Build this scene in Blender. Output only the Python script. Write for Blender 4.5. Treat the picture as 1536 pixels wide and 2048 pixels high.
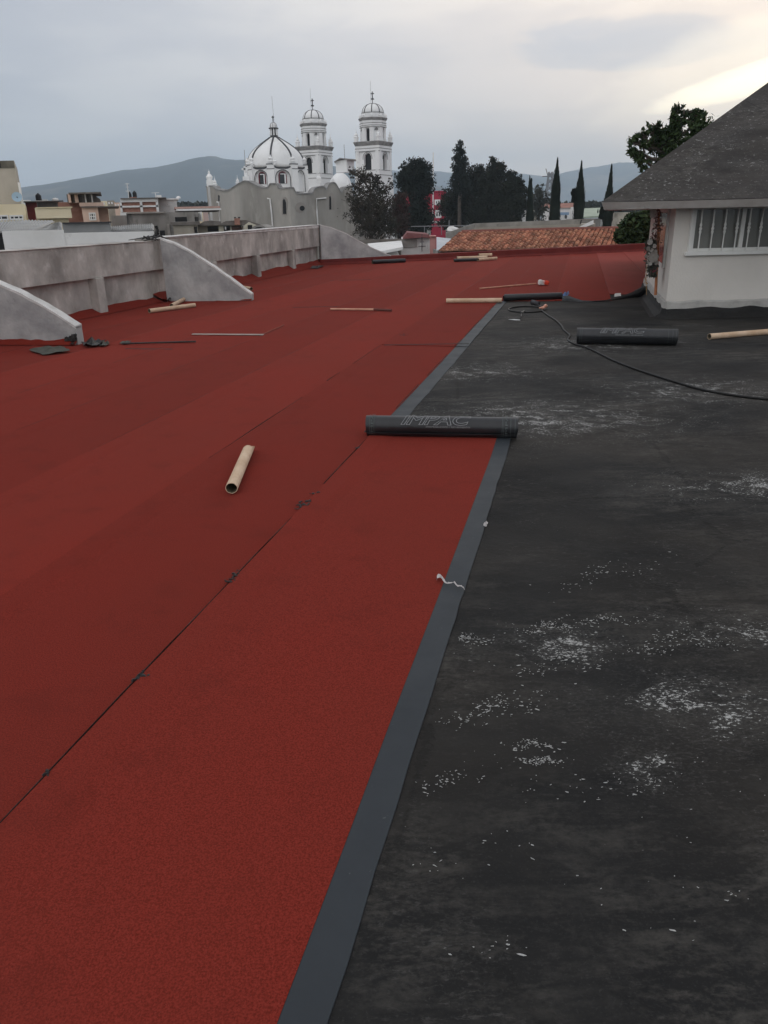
import bpy, math, random
from mathutils import Vector, Matrix, noise
random.seed(7)
R=math.radians
for o in list(bpy.data.objects): bpy.data.objects.remove(o)
sc=bpy.context.scene
col=sc.collection
# ---------------------------------------------------------------- camera
EYE=1.4; FPX=1536.0; TH=math.atan(592/1536); RO=R(1.2)
cam=bpy.data.cameras.new('camera'); camo=bpy.data.objects.new('camera',cam); col.objects.link(camo); sc.camera=camo
cam.sensor_fit='VERTICAL'; cam.sensor_height=36; cam.lens=27; cam.clip_start=0.05; cam.clip_end=30000
X0=Vector((1,0,0)); U0=Vector((0,math.sin(TH),math.cos(TH))); F0=Vector((0,math.cos(TH),-math.sin(TH)))
rt=X0*math.cos(RO)-U0*math.sin(RO); up=X0*math.sin(RO)+U0*math.cos(RO)
m=Matrix((rt,up,-F0)).transposed().to_4x4(); m.translation=Vector((0,0,EYE)); camo.matrix_world=m
sc.render.resolution_x=768; sc.render.resolution_y=1024
# survey helpers: turn a bearing measured on the photograph into a real position
def ray(px,py): return rt*((px-768)/FPX)+up*(-(py-1024)/FPX)+F0
def G(px,py,z=0.0):
    d=ray(px,py); t=(z-EYE)/d.z; return Vector((d.x*t,d.y*t,z))
def at(px,py,Y):
    d=ray(px,py); t=Y/d.y; return Vector((d.x*t,Y,EYE+d.z*t))
def onwall(px,py,P,Q):
    d=ray(px,py); n=Vector((Q[1]-P[1],-(Q[0]-P[0]),0)); t=(n.x*P[0]+n.y*P[1])/(n.x*d.x+n.y*d.y)
    return Vector((d.x*t,d.y*t,EYE+d.z*t))
# ---------------------------------------------------------------- sky, sun, exposure
SUN_AZ=27.0; SUN_EL=11.0
w=bpy.data.worlds.new('World'); sc.world=w; w.use_nodes=True
nt=w.node_tree; N=nt.nodes; L=nt.links; N.clear()
def nd(t,**k):
    n=N.new(t)
    for a,b in k.items(): setattr(n,a,b)
    return n
def mth(op,a,b=None,c=None,clamp=False):
    n=N.new('ShaderNodeMath'); n.operation=op; n.use_clamp=clamp
    for i,x in enumerate((a,b,c)):
        if x is None: continue
        if isinstance(x,(int,float)): n.inputs[i].default_value=x
        else: L.new(x,n.inputs[i])
    return n.outputs[0]
def ramp(fac,stops,interp='EASE'):
    n=N.new('ShaderNodeValToRGB'); n.color_ramp.interpolation=interp; e=n.color_ramp.elements
    while len(e)<len(stops): e.new(0.5)
    for el,(p,c) in zip(e,stops): el.position=p; el.color=(*c,1) if len(c)==3 else c
    L.new(fac,n.inputs[0]); return n.outputs[0]
def mixc(f,a,b,mode='MIX'):
    n=N.new('ShaderNodeMix'); n.data_type='RGBA'; n.blend_type=mode
    for i,x in ((0,f),(6,a),(7,b)):
        if isinstance(x,(int,float)): n.inputs[i].default_value=x
        elif isinstance(x,tuple): n.inputs[i].default_value=(*x,1)
        else: L.new(x,n.inputs[i])
    return n.outputs[2]
tc=nd('ShaderNodeTexCoord').outputs['Generated']
def dotv(v):
    n=N.new('ShaderNodeVectorMath'); n.operation='DOT_PRODUCT'; L.new(tc,n.inputs[0]); n.inputs[1].default_value=v; return n.outputs['Value']
def azel(a,e): a=R(a);e=R(e); return (math.sin(a)*math.cos(e),math.cos(a)*math.cos(e),math.sin(e))
S=azel(29,9)
d=dotv(S)
base=ramp(mth('MULTIPLY_ADD',d,0.5,0.5),[(0.0,(1.55,1.50,1.45)),(0.42,(1.30,1.27,1.24)),(0.64,(.56,.57,.60)),(0.73,(.49,.50,.55)),(0.80,(.505,.52,.575)),(0.88,(.66,.65,.675)),(0.937,(.90,.835,.80)),(0.98,(1.10,.96,.85)),(1.0,(1.22,1.03,.86))],'LINEAR')
sep=nd('ShaderNodeSeparateXYZ'); L.new(tc,sep.inputs[0])
# overhead cloud is brighter and greyer than the band low on the left
elv=mth('MULTIPLY',sep.outputs[2],1.0,clamp=True)
base=mixc(mth('MULTIPLY',ramp(elv,[(0.0,(0,0,0)),(0.12,(.12,.12,.12)),(0.42,(1,1,1)),(1,(.9,.9,.9))]),0.55),base,(.66,.67,.70))
# cloud layers
mp=nd('ShaderNodeMapping'); L.new(tc,mp.inputs[0]); mp.inputs['Scale'].default_value=(1,1,3.2); mp.inputs['Rotation'].default_value=(0,R(-9),0)
nz=nd('ShaderNodeTexNoise'); L.new(mp.outputs[0],nz.inputs[0]); nz.inputs['Scale'].default_value=2.3; nz.inputs['Detail'].default_value=5; nz.inputs['Roughness'].default_value=.45; nz.inputs['Distortion'].default_value=.4
nz4=nd('ShaderNodeTexNoise'); L.new(mp.outputs[0],nz4.inputs[0]); nz4.inputs['Scale'].default_value=9; nz4.inputs['Detail'].default_value=7; nz4.inputs['Distortion'].default_value=.6
cl=ramp(mth('ADD',mth('MULTIPLY',nz.outputs[0],.8),mth('MULTIPLY',nz4.outputs[0],.2)),[(0.36,(.78,.81,.87)),(0.50,(.96,.96,.975)),(0.62,(1.15,1.13,1.09))])
base=mixc(1.0,base,cl,'MULTIPLY')
mp2=nd('ShaderNodeMapping'); L.new(tc,mp2.inputs[0]); mp2.inputs['Scale'].default_value=(1,1,6); mp2.inputs['Location'].default_value=(3.1,1.2,.35)
nz2=nd('ShaderNodeTexNoise'); L.new(mp2.outputs[0],nz2.inputs[0]); nz2.inputs['Scale'].default_value=3.4; nz2.inputs['Detail'].default_value=6; nz2.inputs['Roughness'].default_value=.5
nearsun=ramp(d,[(0.86,(0,0,0)),(0.985,(1,1,1))])
mp3=nd('ShaderNodeMapping'); L.new(tc,mp3.inputs[0]); mp3.inputs['Scale'].default_value=(1,1,3.5); mp3.inputs['Location'].default_value=(1.7,.4,.2)
nz3=nd('ShaderNodeTexNoise'); L.new(mp3.outputs[0],nz3.inputs[0]); nz3.inputs['Scale'].default_value=9; nz3.inputs['Detail'].default_value=8; nz3.inputs['Roughness'].default_value=.6; nz3.inputs['Distortion'].default_value=.5
# a grey bank above the break in the cloud
C1=azel(16.2,9.8); V1=Vector(C1); H1=Vector((math.cos(R(16.2)),-math.sin(R(16.2)),0)); W1=V1.cross(H1)*-1
b1=mth('ADD',mth('POWER',mth('DIVIDE',dotv(tuple(H1)),.115),2.0),mth('POWER',mth('DIVIDE',mth('ADD',dotv(tuple(W1)),mth('MULTIPLY',mth('SUBTRACT',nz2.outputs[0],.5),.05)),.024),2.0))
bank=mth('MULTIPLY',ramp(mth('ADD',mth('MULTIPLY',b1,.5),mth('MULTIPLY',mth('SUBTRACT',nz3.outputs[0],.5),1.1)),[(0.0,(1,1,1)),(.35,(.75,.75,.75)),(.75,(0,0,0))]),mth('GREATER_THAN',dotv(C1),0.0))
base=mixc(mth('MULTIPLY',bank,.75),base,(.58,.61,.69))
# the bright break: a streak rising to the right
C2=azel(23.0,7.2); V2=Vector(C2); H2=Vector((math.cos(R(23)),-math.sin(R(23)),0)); W2=V2.cross(H2)*-1
H2t=(H2*math.cos(R(12))+W2*math.sin(R(12))); W2t=(W2*math.cos(R(12))-H2*math.sin(R(12)))
wob=mth('MULTIPLY',mth('SUBTRACT',nz2.outputs[0],.5),.03)
b2=mth('ADD',mth('POWER',mth('DIVIDE',mth('SUBTRACT',dotv(tuple(H2t)),.02),.12),2.0),mth('POWER',mth('DIVIDE',mth('ADD',dotv(tuple(W2t)),wob),.016),2.0))
streak=mth('MULTIPLY',ramp(mth('ADD',mth('MULTIPLY',b2,.5),mth('MULTIPLY',mth('SUBTRACT',nz3.outputs[0],.5),.9)),[(0.0,(1,1,1)),(.30,(.6,.6,.6)),(.62,(0,0,0))]),mth('GREATER_THAN',dotv(C2),0.0))
b3=mth('ADD',mth('POWER',mth('DIVIDE',mth('SUBTRACT',dotv(tuple(H2t)),.03),.17),2.0),mth('POWER',mth('DIVIDE',mth('SUBTRACT',mth('ADD',dotv(tuple(W2t)),wob),.012),.045),2.0))
halo=mth('MULTIPLY',ramp(mth('ADD',mth('MULTIPLY',b3,.5),mth('MULTIPLY',mth('SUBTRACT',nz3.outputs[0],.5),.8)),[(0.0,(1,1,1)),(.35,(.6,.6,.6)),(.8,(0,0,0))]),mth('GREATER_THAN',dotv(C2),0.0))
base=mixc(mth('MULTIPLY',halo,.6),base,(1.55,1.38,1.10))
base=mixc(streak,base,(2.3,2.05,1.5))
sky=nd('ShaderNodeTexSky'); sky.sky_type='NISHITA'; sky.sun_disc=False; sky.sun_elevation=R(SUN_EL); sky.sun_rotation=R(SUN_AZ)
k=N.new('ShaderNodeVectorMath'); k.operation='SCALE'; L.new(base,k.inputs[0]); k.inputs['Scale'].default_value=9.4
tot=mixc(0.93,sky.outputs[0],k.outputs[0])
bg=nd('ShaderNodeBackground'); L.new(tot,bg.inputs[0]); bg.inputs[1].default_value=0.10
ow=nd('ShaderNodeOutputWorld'); L.new(bg.outputs[0],ow.inputs[0])
sl=bpy.data.lights.new('sun','SUN'); sl.energy=0.5; sl.angle=R(20); sl.color=(1,.93,.82)
so=bpy.data.objects.new('sun',sl); col.objects.link(so)
so.rotation_euler=Vector(azel(SUN_AZ,SUN_EL)).to_track_quat('Z','Y').to_euler()
so.location=(10,20,30)
sc.view_settings.view_transform='Standard'; sc.view_settings.look='None'; sc.view_settings.gamma=1; sc.view_settings.exposure=0.28; sc.cycles.volume_bounces=2
# ---------------------------------------------------------------- object helpers
def tag(o,label=None,cat=None,group=None,kind=None):
    if label: o['label']=label
    if cat: o['category']=cat
    if group: o['group']=group
    if kind: o['kind']=kind
    return o
def thing(name,label,cat,loc,group=None):
    o=bpy.data.objects.new(name,None); col.objects.link(o); o.location=loc; o.empty_display_size=.2
    return tag(o,label,cat,group)
def rootloc(o):
    while o.parent: o=o.parent
    return Vector(o.location)
class MB:
    def __init__(s,M=None): s.v=[]; s.f=[]; s.M=M or Matrix()
    def add(s,vs,fs):
        b=len(s.v); s.v+= [s.M@Vector(p) for p in vs]; s.f+=[tuple(b+i for i in f) for f in fs]
    def box(s,a,b):
        x0,y0,z0=a; x1,y1,z1=b
        s.add([(x0,y0,z0),(x1,y0,z0),(x1,y1,z0),(x0,y1,z0),(x0,y0,z1),(x1,y0,z1),(x1,y1,z1),(x0,y1,z1)],
              [(0,3,2,1),(4,5,6,7),(0,1,5,4),(1,2,6,5),(2,3,7,6),(3,0,4,7)])
    def obox(s,P,t,n,a0,a1,n0,n1,z0,z1,z1b=None):
        P=Vector((P[0],P[1],0)); t=Vector((t[0],t[1],0)); n=Vector((n[0],n[1],0)); z1b=z1 if z1b is None else z1b
        q=lambda a,c,z:P+t*a+n*c+Vector((0,0,z))
        s.add([q(a0,n0,z0),q(a1,n0,z0),q(a1,n1,z0),q(a0,n1,z0),q(a0,n0,z1),q(a1,n0,z1b),q(a1,n1,z1b),q(a0,n1,z1)],
              [(0,3,2,1),(4,5,6,7),(0,1,5,4),(1,2,6,5),(2,3,7,6),(3,0,4,7)])
    def ext(s,pts,vec):
        n=len(pts); pts=[Vector(p) for p in pts]; vec=Vector(vec)
        s.add(pts+[p+vec for p in pts],[tuple(range(n-1,-1,-1)),tuple(range(n,2*n))]+[(i,(i+1)%n,n+(i+1)%n,n+i) for i in range(n)])
    def lathe(s,prof,n=16,c=(0,0,0),ph=0.0,cap=True):
        c=Vector(c); vs=[]
        for r,z in prof:
            for i in range(n):
                a=ph+2*math.pi*i/n; vs.append(c+Vector((r*math.cos(a),r*math.sin(a),z)))
        fs=[(j*n+i,j*n+(i+1)%n,(j+1)*n+(i+1)%n,(j+1)*n+i) for j in range(len(prof)-1) for i in range(n)]
        if cap: fs+=[tuple(range(n-1,-1,-1)),tuple(range((len(prof)-1)*n,len(prof)*n))]
        s.add(vs,fs)
    def tube(s,pts,r,n=8,cap=True):
        pts=[Vector(p) for p in pts]; rs=r if isinstance(r,(list,tuple)) else [r]*len(pts); vs=[]
        for i,p in enumerate(pts):
            d=(pts[min(i+1,len(pts)-1)]-pts[max(i-1,0)]).normalized()
            u=d.cross(Vector((0,0,1)));
            if u.length<.05: u=d.cross(Vector((1,0,0)))
            u.normalize(); v=d.cross(u)
            for k in range(n):
                a=2*math.pi*k/n; vs.append(p+(u*math.cos(a)+v*math.sin(a))*rs[i])
        fs=[(j*n+i,j*n+(i+1)%n,(j+1)*n+(i+1)%n,(j+1)*n+i) for j in range(len(pts)-1) for i in range(n)]
        if cap: fs+=[tuple(range(n-1,-1,-1)),tuple(range((len(pts)-1)*n,len(pts)*n))]
        s.add(vs,fs)
    def blob(s,c,r,jit=.25,n=8,m=5,seed=0):
        rr=random.Random(seed); c=Vector(c); r=r if isinstance(r,(tuple,list)) else (r,r,r); vs=[]
        for j in range(m+1):
            e=math.pi*j/m
            for i in range(n):
                a=2*math.pi*i/n; k=1+rr.uniform(-jit,jit)
                vs.append(c+Vector((r[0]*math.sin(e)*math.cos(a)*k,r[1]*math.sin(e)*math.sin(a)*k,r[2]*math.cos(e)*k)))
        s.add(vs,[(j*n+i,(j+1)*n+i,(j+1)*n+(i+1)%n,j*n+(i+1)%n) for j in range(m) for i in range(n)])
    def build(s,name,mat,parent=None,smooth=False,bevel=0.0,origin=None):
        me=bpy.data.meshes.new(name)
        if parent is not None: off=rootloc(parent)
        elif origin is not None: off=Vector(origin)
        else:
            xs=[p.x for p in s.v]; ys=[p.y for p in s.v]; off=Vector(((min(xs)+max(xs))/2,(min(ys)+max(ys))/2,min(p.z for p in s.v)))
        me.from_pydata([tuple(p-off) for p in s.v],[],s.f); me.materials.append(mat)
        me.validate(); me.update()
        if smooth:
            for p in me.polygons: p.use_smooth=True
        o=bpy.data.objects.new(name,me); col.objects.link(o)
        if parent is not None: o.parent=parent
        else: o.location=off
        if bevel>0:
            md=o.modifiers.new('bevel','BEVEL'); md.width=bevel; md.segments=2; md.limit_method='ANGLE'
        return o
def copy_tree(o,parent=None):
    c=o.copy(); col.objects.link(c); c.parent=parent
    for ch in list(o.children): copy_tree(ch,c)
    return c
def yawM(loc,deg): return Matrix.Translation(Vector(loc))@Matrix.Rotation(R(deg),4,'Z')
# ---------------------------------------------------------------- materials
MATS={}
def mat(name,c1,c2=None,scale=2.0,rough=.85,bump=.0,bscale=30,stretch=(1,1,1),c3=None,s3=8.0,t3=(.6,.75),spec=.3,det=6,metal=0,lo=.35,hi=.65):
    if name in MATS: return MATS[name]
    m=bpy.data.materials.new(name); m.use_nodes=True; t=m.node_tree; n=t.nodes; l=t.links
    b=n['Principled BSDF']; b.inputs['Roughness'].default_value=rough; b.inputs['Specular IOR Level'].default_value=spec; b.inputs['Metallic'].default_value=metal
    if c2 is None: b.inputs['Base Color'].default_value=(*c1,1)
    tcn=n.new('ShaderNodeTexCoord'); mp=n.new('ShaderNodeMapping'); mp.inputs['Scale'].default_value=stretch; l.new(tcn.outputs['Object'],mp.inputs[0])
    if c2 is not None:
        z=n.new('ShaderNodeTexNoise'); z.inputs['Scale'].default_value=scale; z.inputs['Detail'].default_value=det; z.inputs['Roughness'].default_value=.6; l.new(mp.outputs[0],z.inputs[0])
        r=n.new('ShaderNodeValToRGB'); r.color_ramp.elements[0].position=lo; r.color_ramp.elements[0].color=(*c1,1); r.color_ramp.elements[1].position=hi; r.color_ramp.elements[1].color=(*c2,1); l.new(z.outputs[0],r.inputs[0])
        out=r.outputs[0]
        if c3 is not None:
            z3=n.new('ShaderNodeTexNoise'); z3.inputs['Scale'].default_value=s3; z3.inputs['Detail'].default_value=8; z3.inputs['Roughness'].default_value=.65; l.new(mp.outputs[0],z3.inputs[0])
            r3=n.new('ShaderNodeValToRGB'); r3.color_ramp.elements[0].position=t3[0]; r3.color_ramp.elements[0].color=(0,0,0,1); r3.color_ramp.elements[1].position=t3[1]; r3.color_ramp.elements[1].color=(1,1,1,1); l.new(z3.outputs[0],r3.inputs[0])
            mx=n.new('ShaderNodeMix'); mx.data_type='RGBA'; l.new(r3.outputs[0],mx.inputs[0]); l.new(out,mx.inputs[6]); mx.inputs[7].default_value=(*c3,1); out=mx.outputs[2]
        l.new(out,b.inputs['Base Color'])
    if bump>0:
        zb=n.new('ShaderNodeTexNoise'); zb.inputs['Scale'].default_value=bscale; zb.inputs['Detail'].default_value=5; l.new(mp.outputs[0],zb.inputs[0])
        bp=n.new('ShaderNodeBump'); bp.inputs['Strength'].default_value=bump; bp.inputs['Distance'].default_value=.02; l.new(zb.outputs[0],bp.inputs['Height']); l.new(bp.outputs[0],b.inputs['Normal'])
    MATS[name]=m; return m
concrete=mat('parapet_concrete',(.26,.245,.225),(.56,.53,.49),1.6,.9,.5,14,(1,1,.8),c3=(.66,.64,.61),s3=3.2,t3=(.58,.78))
concrete2=mat('buttress_concrete',(.30,.30,.30),(.52,.52,.505),2.2,.9,.5,14,c3=(.11,.105,.10),s3=5,t3=(.64,.78))
whitecap=mat('white_limewash',(.50,.49,.47),(.72,.71,.69),5,.85,.4,30)
whitewall=mat('white_stucco',(.64,.605,.555),(.71,.675,.625),1.2,.85,.25,40,c3=(.42,.40,.38),s3=2.5,t3=(.66,.85))
church_white=mat('church_white',(.82,.82,.82),(.90,.90,.89),.5,.8,c3=(.58,.57,.56),s3=1.3,t3=(.60,.82),stretch=(1,1,.5))
church_trim=mat('church_dark_trim',(.07,.07,.075))
church_mold=mat('church_moulding',(.20,.195,.19),(.36,.35,.34),1.2,.9)
church_gray=mat('church_grey_render',(.25,.235,.21),(.42,.395,.36),.22,.92,c3=(.52,.485,.44),s3=.5,t3=(.55,.75),stretch=(1,1,.35))
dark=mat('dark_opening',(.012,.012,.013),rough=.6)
glassd=mat('dark_glass',(.03,.032,.034),rough=.15,spec=.5)
maroon=mat('maroon_paint',(.16,.03,.04),rough=.6)
brick=mat('red_brick',(.26,.13,.095),(.36,.19,.145),3,.9)
cream=mat('cream_paint',(.72,.62,.42),(.80,.70,.50),.6,.8)
peach=mat('peach_paint',(.66,.47,.37),(.74,.55,.45),.7,.85)
rawgray=mat('raw_grey_block',(.19,.18,.165),(.36,.34,.32),.7,.95,c3=(.08,.075,.07),s3=1.2,t3=(.55,.75),stretch=(1,1,.4))
rawbrown=mat('raw_brown_concrete',(.40,.365,.31),(.52,.475,.41),.5,.95,c3=(.11,.10,.085),s3=.8,t3=(.55,.75),stretch=(1,1,.6))
offwhite=mat('off_white_paint',(.70,.69,.67),(.82,.81,.80),.8,.85,c3=(.40,.39,.37),s3=1.5,t3=(.62,.8))
zinc=mat('zinc_sheet',(.28,.28,.275),(.44,.44,.43),1.5,.5,metal=.2,stretch=(1,3,1))
sheetgray=mat('grey_cladding',(.22,.225,.225),(.28,.285,.285),1,.7)
beige=mat('beige_render',(.30,.27,.225),(.38,.345,.29),1.2,.9)
pink=mat('magenta_paint',(.42,.03,.065),(.50,.045,.085),.5,.75)
salmon=mat('salmon_paint',(.50,.24,.22),(.58,.29,.27),2,.85)
tankblack=mat('black_plastic',(.012,.012,.013),rough=.45)
rustred=mat('rust_red_paint',(.26,.05,.045),(.34,.08,.07),1,.8)
darkroof=mat('weathered_roof',(.11,.10,.09),(.20,.18,.165),2,.95)
metald=mat('dark_metal',(.05,.05,.055),rough=.5,metal=.5)
metall=mat('pale_metal',(.55,.56,.58),rough=.4,metal=.4)
antenna=mat('antenna_metal',(.22,.22,.23),rough=.5)
# ---------------------------------------------------------------- special surfaces
class NB:
    def __init__(s,name,rough=.9,spec=.3):
        s.m=bpy.data.materials.new(name); s.m.use_nodes=True; s.t=s.m.node_tree; s.n=s.t.nodes; s.l=s.t.links
        s.b=s.n['Principled BSDF']; s.b.inputs['Roughness'].default_value=rough; s.b.inputs['Specular IOR Level'].default_value=spec
        s.tc=s.n.new('ShaderNodeTexCoord').outputs['Object']
    def put(s,sock,x):
        if x is None: return
        if isinstance(x,(int,float)): sock.default_value=x
        elif isinstance(x,tuple): sock.default_value=(*x,1) if sock.type=='RGBA' else x
        else: s.l.new(x,sock)
    def map(s,scale=(1,1,1),loc=(0,0,0),rz=0,v=None):
        q=s.n.new('ShaderNodeMapping'); q.inputs['Scale'].default_value=scale; q.inputs['Location'].default_value=loc; q.inputs['Rotation'].default_value=(0,0,R(rz)); s.l.new(v or s.tc,q.inputs[0]); return q.outputs[0]
    def noise(s,v,scale,det=5,rough=.55,dist=0):
        q=s.n.new('ShaderNodeTexNoise'); s.l.new(v,q.inputs[0]); q.inputs['Scale'].default_value=scale; q.inputs['Detail'].default_value=det; q.inputs['Roughness'].default_value=rough; q.inputs['Distortion'].default_value=dist; return q.outputs[0]
    def vor(s,v,scale,rnd=1,feat='F1',out='Distance'):
        q=s.n.new('ShaderNodeTexVoronoi'); q.feature=feat; s.l.new(v,q.inputs[0]); q.inputs['Scale'].default_value=scale; q.inputs['Randomness'].default_value=rnd; return q.outputs[out]
    def math(s,op,a,b=None,c=None,clamp=False):
        q=s.n.new('ShaderNodeMath'); q.operation=op; q.use_clamp=clamp
        for i,x in enumerate((a,b,c)): s.put(q.inputs[i],x)
        return q.outputs[0]
    def step(s,x,lo,hi): 
        q=s.n.new('ShaderNodeMapRange'); q.clamp=True; s.l.new(x,q.inputs[0]); q.inputs[1].default_value=lo; q.inputs[2].default_value=hi; return q.outputs[0]
    def mix(s,f,a,b,mode='MIX'):
        q=s.n.new('ShaderNodeMix'); q.data_type='RGBA'; q.blend_type=mode
        s.put(q.inputs[0],f); s.put(q.inputs[6],a); s.put(q.inputs[7],b); return q.outputs[2]
    def sphere(s,c,r0,r1,sx=1,sy=1):
        q=s.n.new('ShaderNodeMapping'); q.vector_type='POINT'; q.inputs['Location'].default_value=(-c[0]*sx,-c[1]*sy,0); q.inputs['Scale'].default_value=(sx,sy,0); s.l.new(s.tc,q.inputs[0])
        w=s.n.new('ShaderNodeVectorMath'); w.operation='LENGTH'; s.l.new(q.outputs[0],w.inputs[0])
        return s.step(w.outputs['Value'],r1,r0)
    def bump(s,h,st,dist=.01,prev=None):
        q=s.n.new('ShaderNodeBump'); q.inputs['Strength'].default_value=st; q.inputs['Distance'].default_value=dist; s.l.new(h,q.inputs['Height'])
        if prev: s.l.new(prev,q.inputs['Normal'])
        s.l.new(q.outputs[0],s.b.inputs['Normal']); return q.outputs[0]
def deck_material(name,flecks=1.0,base=((.0075,.0080,.0088),(.022,.0215,.0208)),local=True,sc_=1.0,spec=.16,rough=.85):
    k=NB(name,rough,spec); mx=k.math('MAXIMUM',0,0)
    v=k.map((sc_,sc_,sc_)); vs=k.map((.85*sc_,1.3*sc_,sc_),rz=6) if local else v; vs2=k.map((.62*sc_,1.9*sc_,sc_),(4,2,0),rz=-8) if local else v
    c=k.mix(k.step(k.noise(vs,1.1,7,.6,.6),.34,.64),base[0],base[1])
    # brown dusty film
    c=k.mix(k.math('MULTIPLY',k.step(k.noise(k.map((1,1.5,1),(7,3,0)),.55,5,.55),.42,.64),.6),c,(.036,.031,.026))
    # chalky scuffs, broken up by the grain of the coating
    g1=k.noise(k.map((1,1.5,1),(2,0,0)),38*sc_,6,.72); g2=k.noise(vs2,7,7,.70,.5)
    area=k.step(k.noise(k.map((1,1.35,1),(1.3,4,0)),.75*sc_,5,.6,.4),.43,.66)
    sm=k.math('MULTIPLY',k.step(k.math('ADD',k.math('MULTIPLY',g2,.6),k.math('MULTIPLY',g1,.4)),.46,.62),area)
    c=k.mix(k.math('MULTIPLY',sm,.8),c,(.105,.097,.086))
    fine=k.math('MULTIPLY',k.step(k.noise(k.map((.8,2.2,1),(4,4,0),rz=-5),24*sc_,8,.75,.4),.56,.70),k.step(k.noise(v,1.4,4,.6),.46,.62))
    c=k.mix(k.math('MULTIPLY',fine,.5),c,(.16,.152,.142))
    c=k.mix(k.math('MULTIPLY',k.step(k.noise(v,130,3,.7),.56,.75),.30),c,(.07,.068,.064))
    # flaked remains of white paint, in drifts
    clus=k.math('MULTIPLY',k.step(k.noise(v,1.25,6,.68),.48,.68),.85)
    if not local: clus=k.math('MULTIPLY_ADD',k.step(k.noise(v,1.5,5,.6),.42,.60),.75,.25)
    if local:
        for (cx,cy,r0,r1,sx,sy) in ((.95,1.95,.05,.60,.8,1.5),(.62,2.30,.05,.36,.8,1.3),(1.35,2.35,.03,.50,.7,1.8),(.72,1.68,.02,.26,.9,1.2),(1.0,1.40,.02,.22,1,1),(1.2,5.5,.2,1.5,.6,1),(2.6,6.3,.1,1.4,.6,1),(.9,7.3,.1,1.3,.7,1),(1.9,3.9,.1,.8,.7,1.4),(2.4,8.8,.2,1.5,.6,1)):
            clus=k.math('MAXIMUM',clus,k.sphere((cx,cy),r0,r1,sx,sy))
    # drifts have ragged, stringy insides
    clus=k.math('MULTIPLY',clus,k.math('ADD',.35,k.math('MULTIPLY',k.step(k.noise(k.map((1,1.4,1),(0,5,0),rz=25),6*sc_,6,.7,1.2),.40,.62),.65)))
    n1=k.noise(k.map((70*sc_,115*sc_,50),rz=10),1,5,.70,.5)
    thr=k.math('SUBTRACT',n1,k.math('MULTIPLY',k.math('SUBTRACT',1.0,clus),.34))
    fl=k.step(thr,.47,.51) if local else k.step(k.noise(v,15,5,.72),.60,.64)
    if not local: fl=k.math('MULTIPLY',fl,clus)
    c=k.mix(k.math('MULTIPLY',k.step(thr,.28,.55),.28),c,(.16,.155,.148))
    c=k.mix(k.math('MULTIPLY',fl,.75*flecks),c,(.50,.50,.485))
    vd=k.math('ADD',k.vor(k.map((1,1.3,1),(3,9,0)),26*sc_),k.math('MULTIPLY',k.math('SUBTRACT',k.noise(v,160,3,.7),.5),.14)); keep=k.step(k.noise(v,2.6,4,.65),.55,.60)
    sp=k.math('MULTIPLY',k.step(vd,.06,.03),keep); c=k.mix(k.math('MULTIPLY',sp,.45*flecks),c,(.50,.50,.49))
    # hairline cracks in the old coating
    vd2=k.vor(k.map((1,1,1),(1,1,0),v=None),.75,1,'DISTANCE_TO_EDGE')
    ed=k.math('MULTIPLY',k.step(k.math('ADD',vd2,k.math('MULTIPLY',k.math('SUBTRACT',k.noise(v,6,5,.7),.5),.10)),.010,.002),k.step(k.noise(v,.9,2,.5),.46,.55))
    c=k.mix(k.math('MULTIPLY',ed,.35),c,(.006,.006,.006))
    k.put(k.b.inputs['Base Color'],c)
    p=k.bump(k.noise(v,2.2,6,.6,.5),.55,.03); p=k.bump(k.noise(v,55,4,.6),.30,.004,p); k.bump(ed,.5,-.006,p)
    rr=k.math('ADD',.60,k.math('MULTIPLY',k.noise(v,1.3,5,.6),.45)); k.put(k.b.inputs['Roughness'],rr)
    return k.m
deck=deck_material('black_roof_coating')
def felt_material(name,tone=1.0,pk=0.0):
    k=NB(name,.95,.03); v=k.tc
    c=k.mix(k.step(k.noise(v,210,3,.7),.36,.64),(.135*tone,.0175*tone+pk,.0120*tone+pk),(.255*tone,.034*tone+pk*1.6,.0235*tone+pk*1.8))
    c=k.mix(k.math('MULTIPLY',k.step(k.noise(v,330,2,.6),.66,.74),.65),c,(.36,.09,.075))
    c=k.mix(k.math('MULTIPLY',k.step(k.noise(v,240,2,.6),.68,.78),.8),c,(.06,.018,.015))
    c=k.mix(k.math('MULTIPLY',k.step(k.noise(k.map((1,.6,1)),.8,5,.6),.35,.7),.45),c,(.15*tone,.030*tone,.021*tone))
    c=k.mix(k.math('MULTIPLY',k.step(k.noise(k.map((1,1,1),(5,1,0)),3.5,6,.65),.54,.74),.40),c,(.10,.018,.013))
    k.put(k.b.inputs['Base Color'],c); k.b.inputs['Sheen Weight'].default_value=.02; k.b.inputs['Sheen Roughness'].default_value=.5; k.b.inputs['Sheen Tint'].default_value=(1,.72,.66,1)
    p=k.bump(k.noise(v,1.7,4,.5),.25,.03); k.bump(k.noise(v,260,3,.7),.5,.003,p)
    return k.m
felts=[felt_material('red_mineral_felt',1.0),felt_material('red_mineral_felt_b',.93),felt_material('red_mineral_felt_c',1.06)]
felt=felts[0]; felt_pale=felt_material('red_mineral_felt_pale',1.3,.012)
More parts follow.
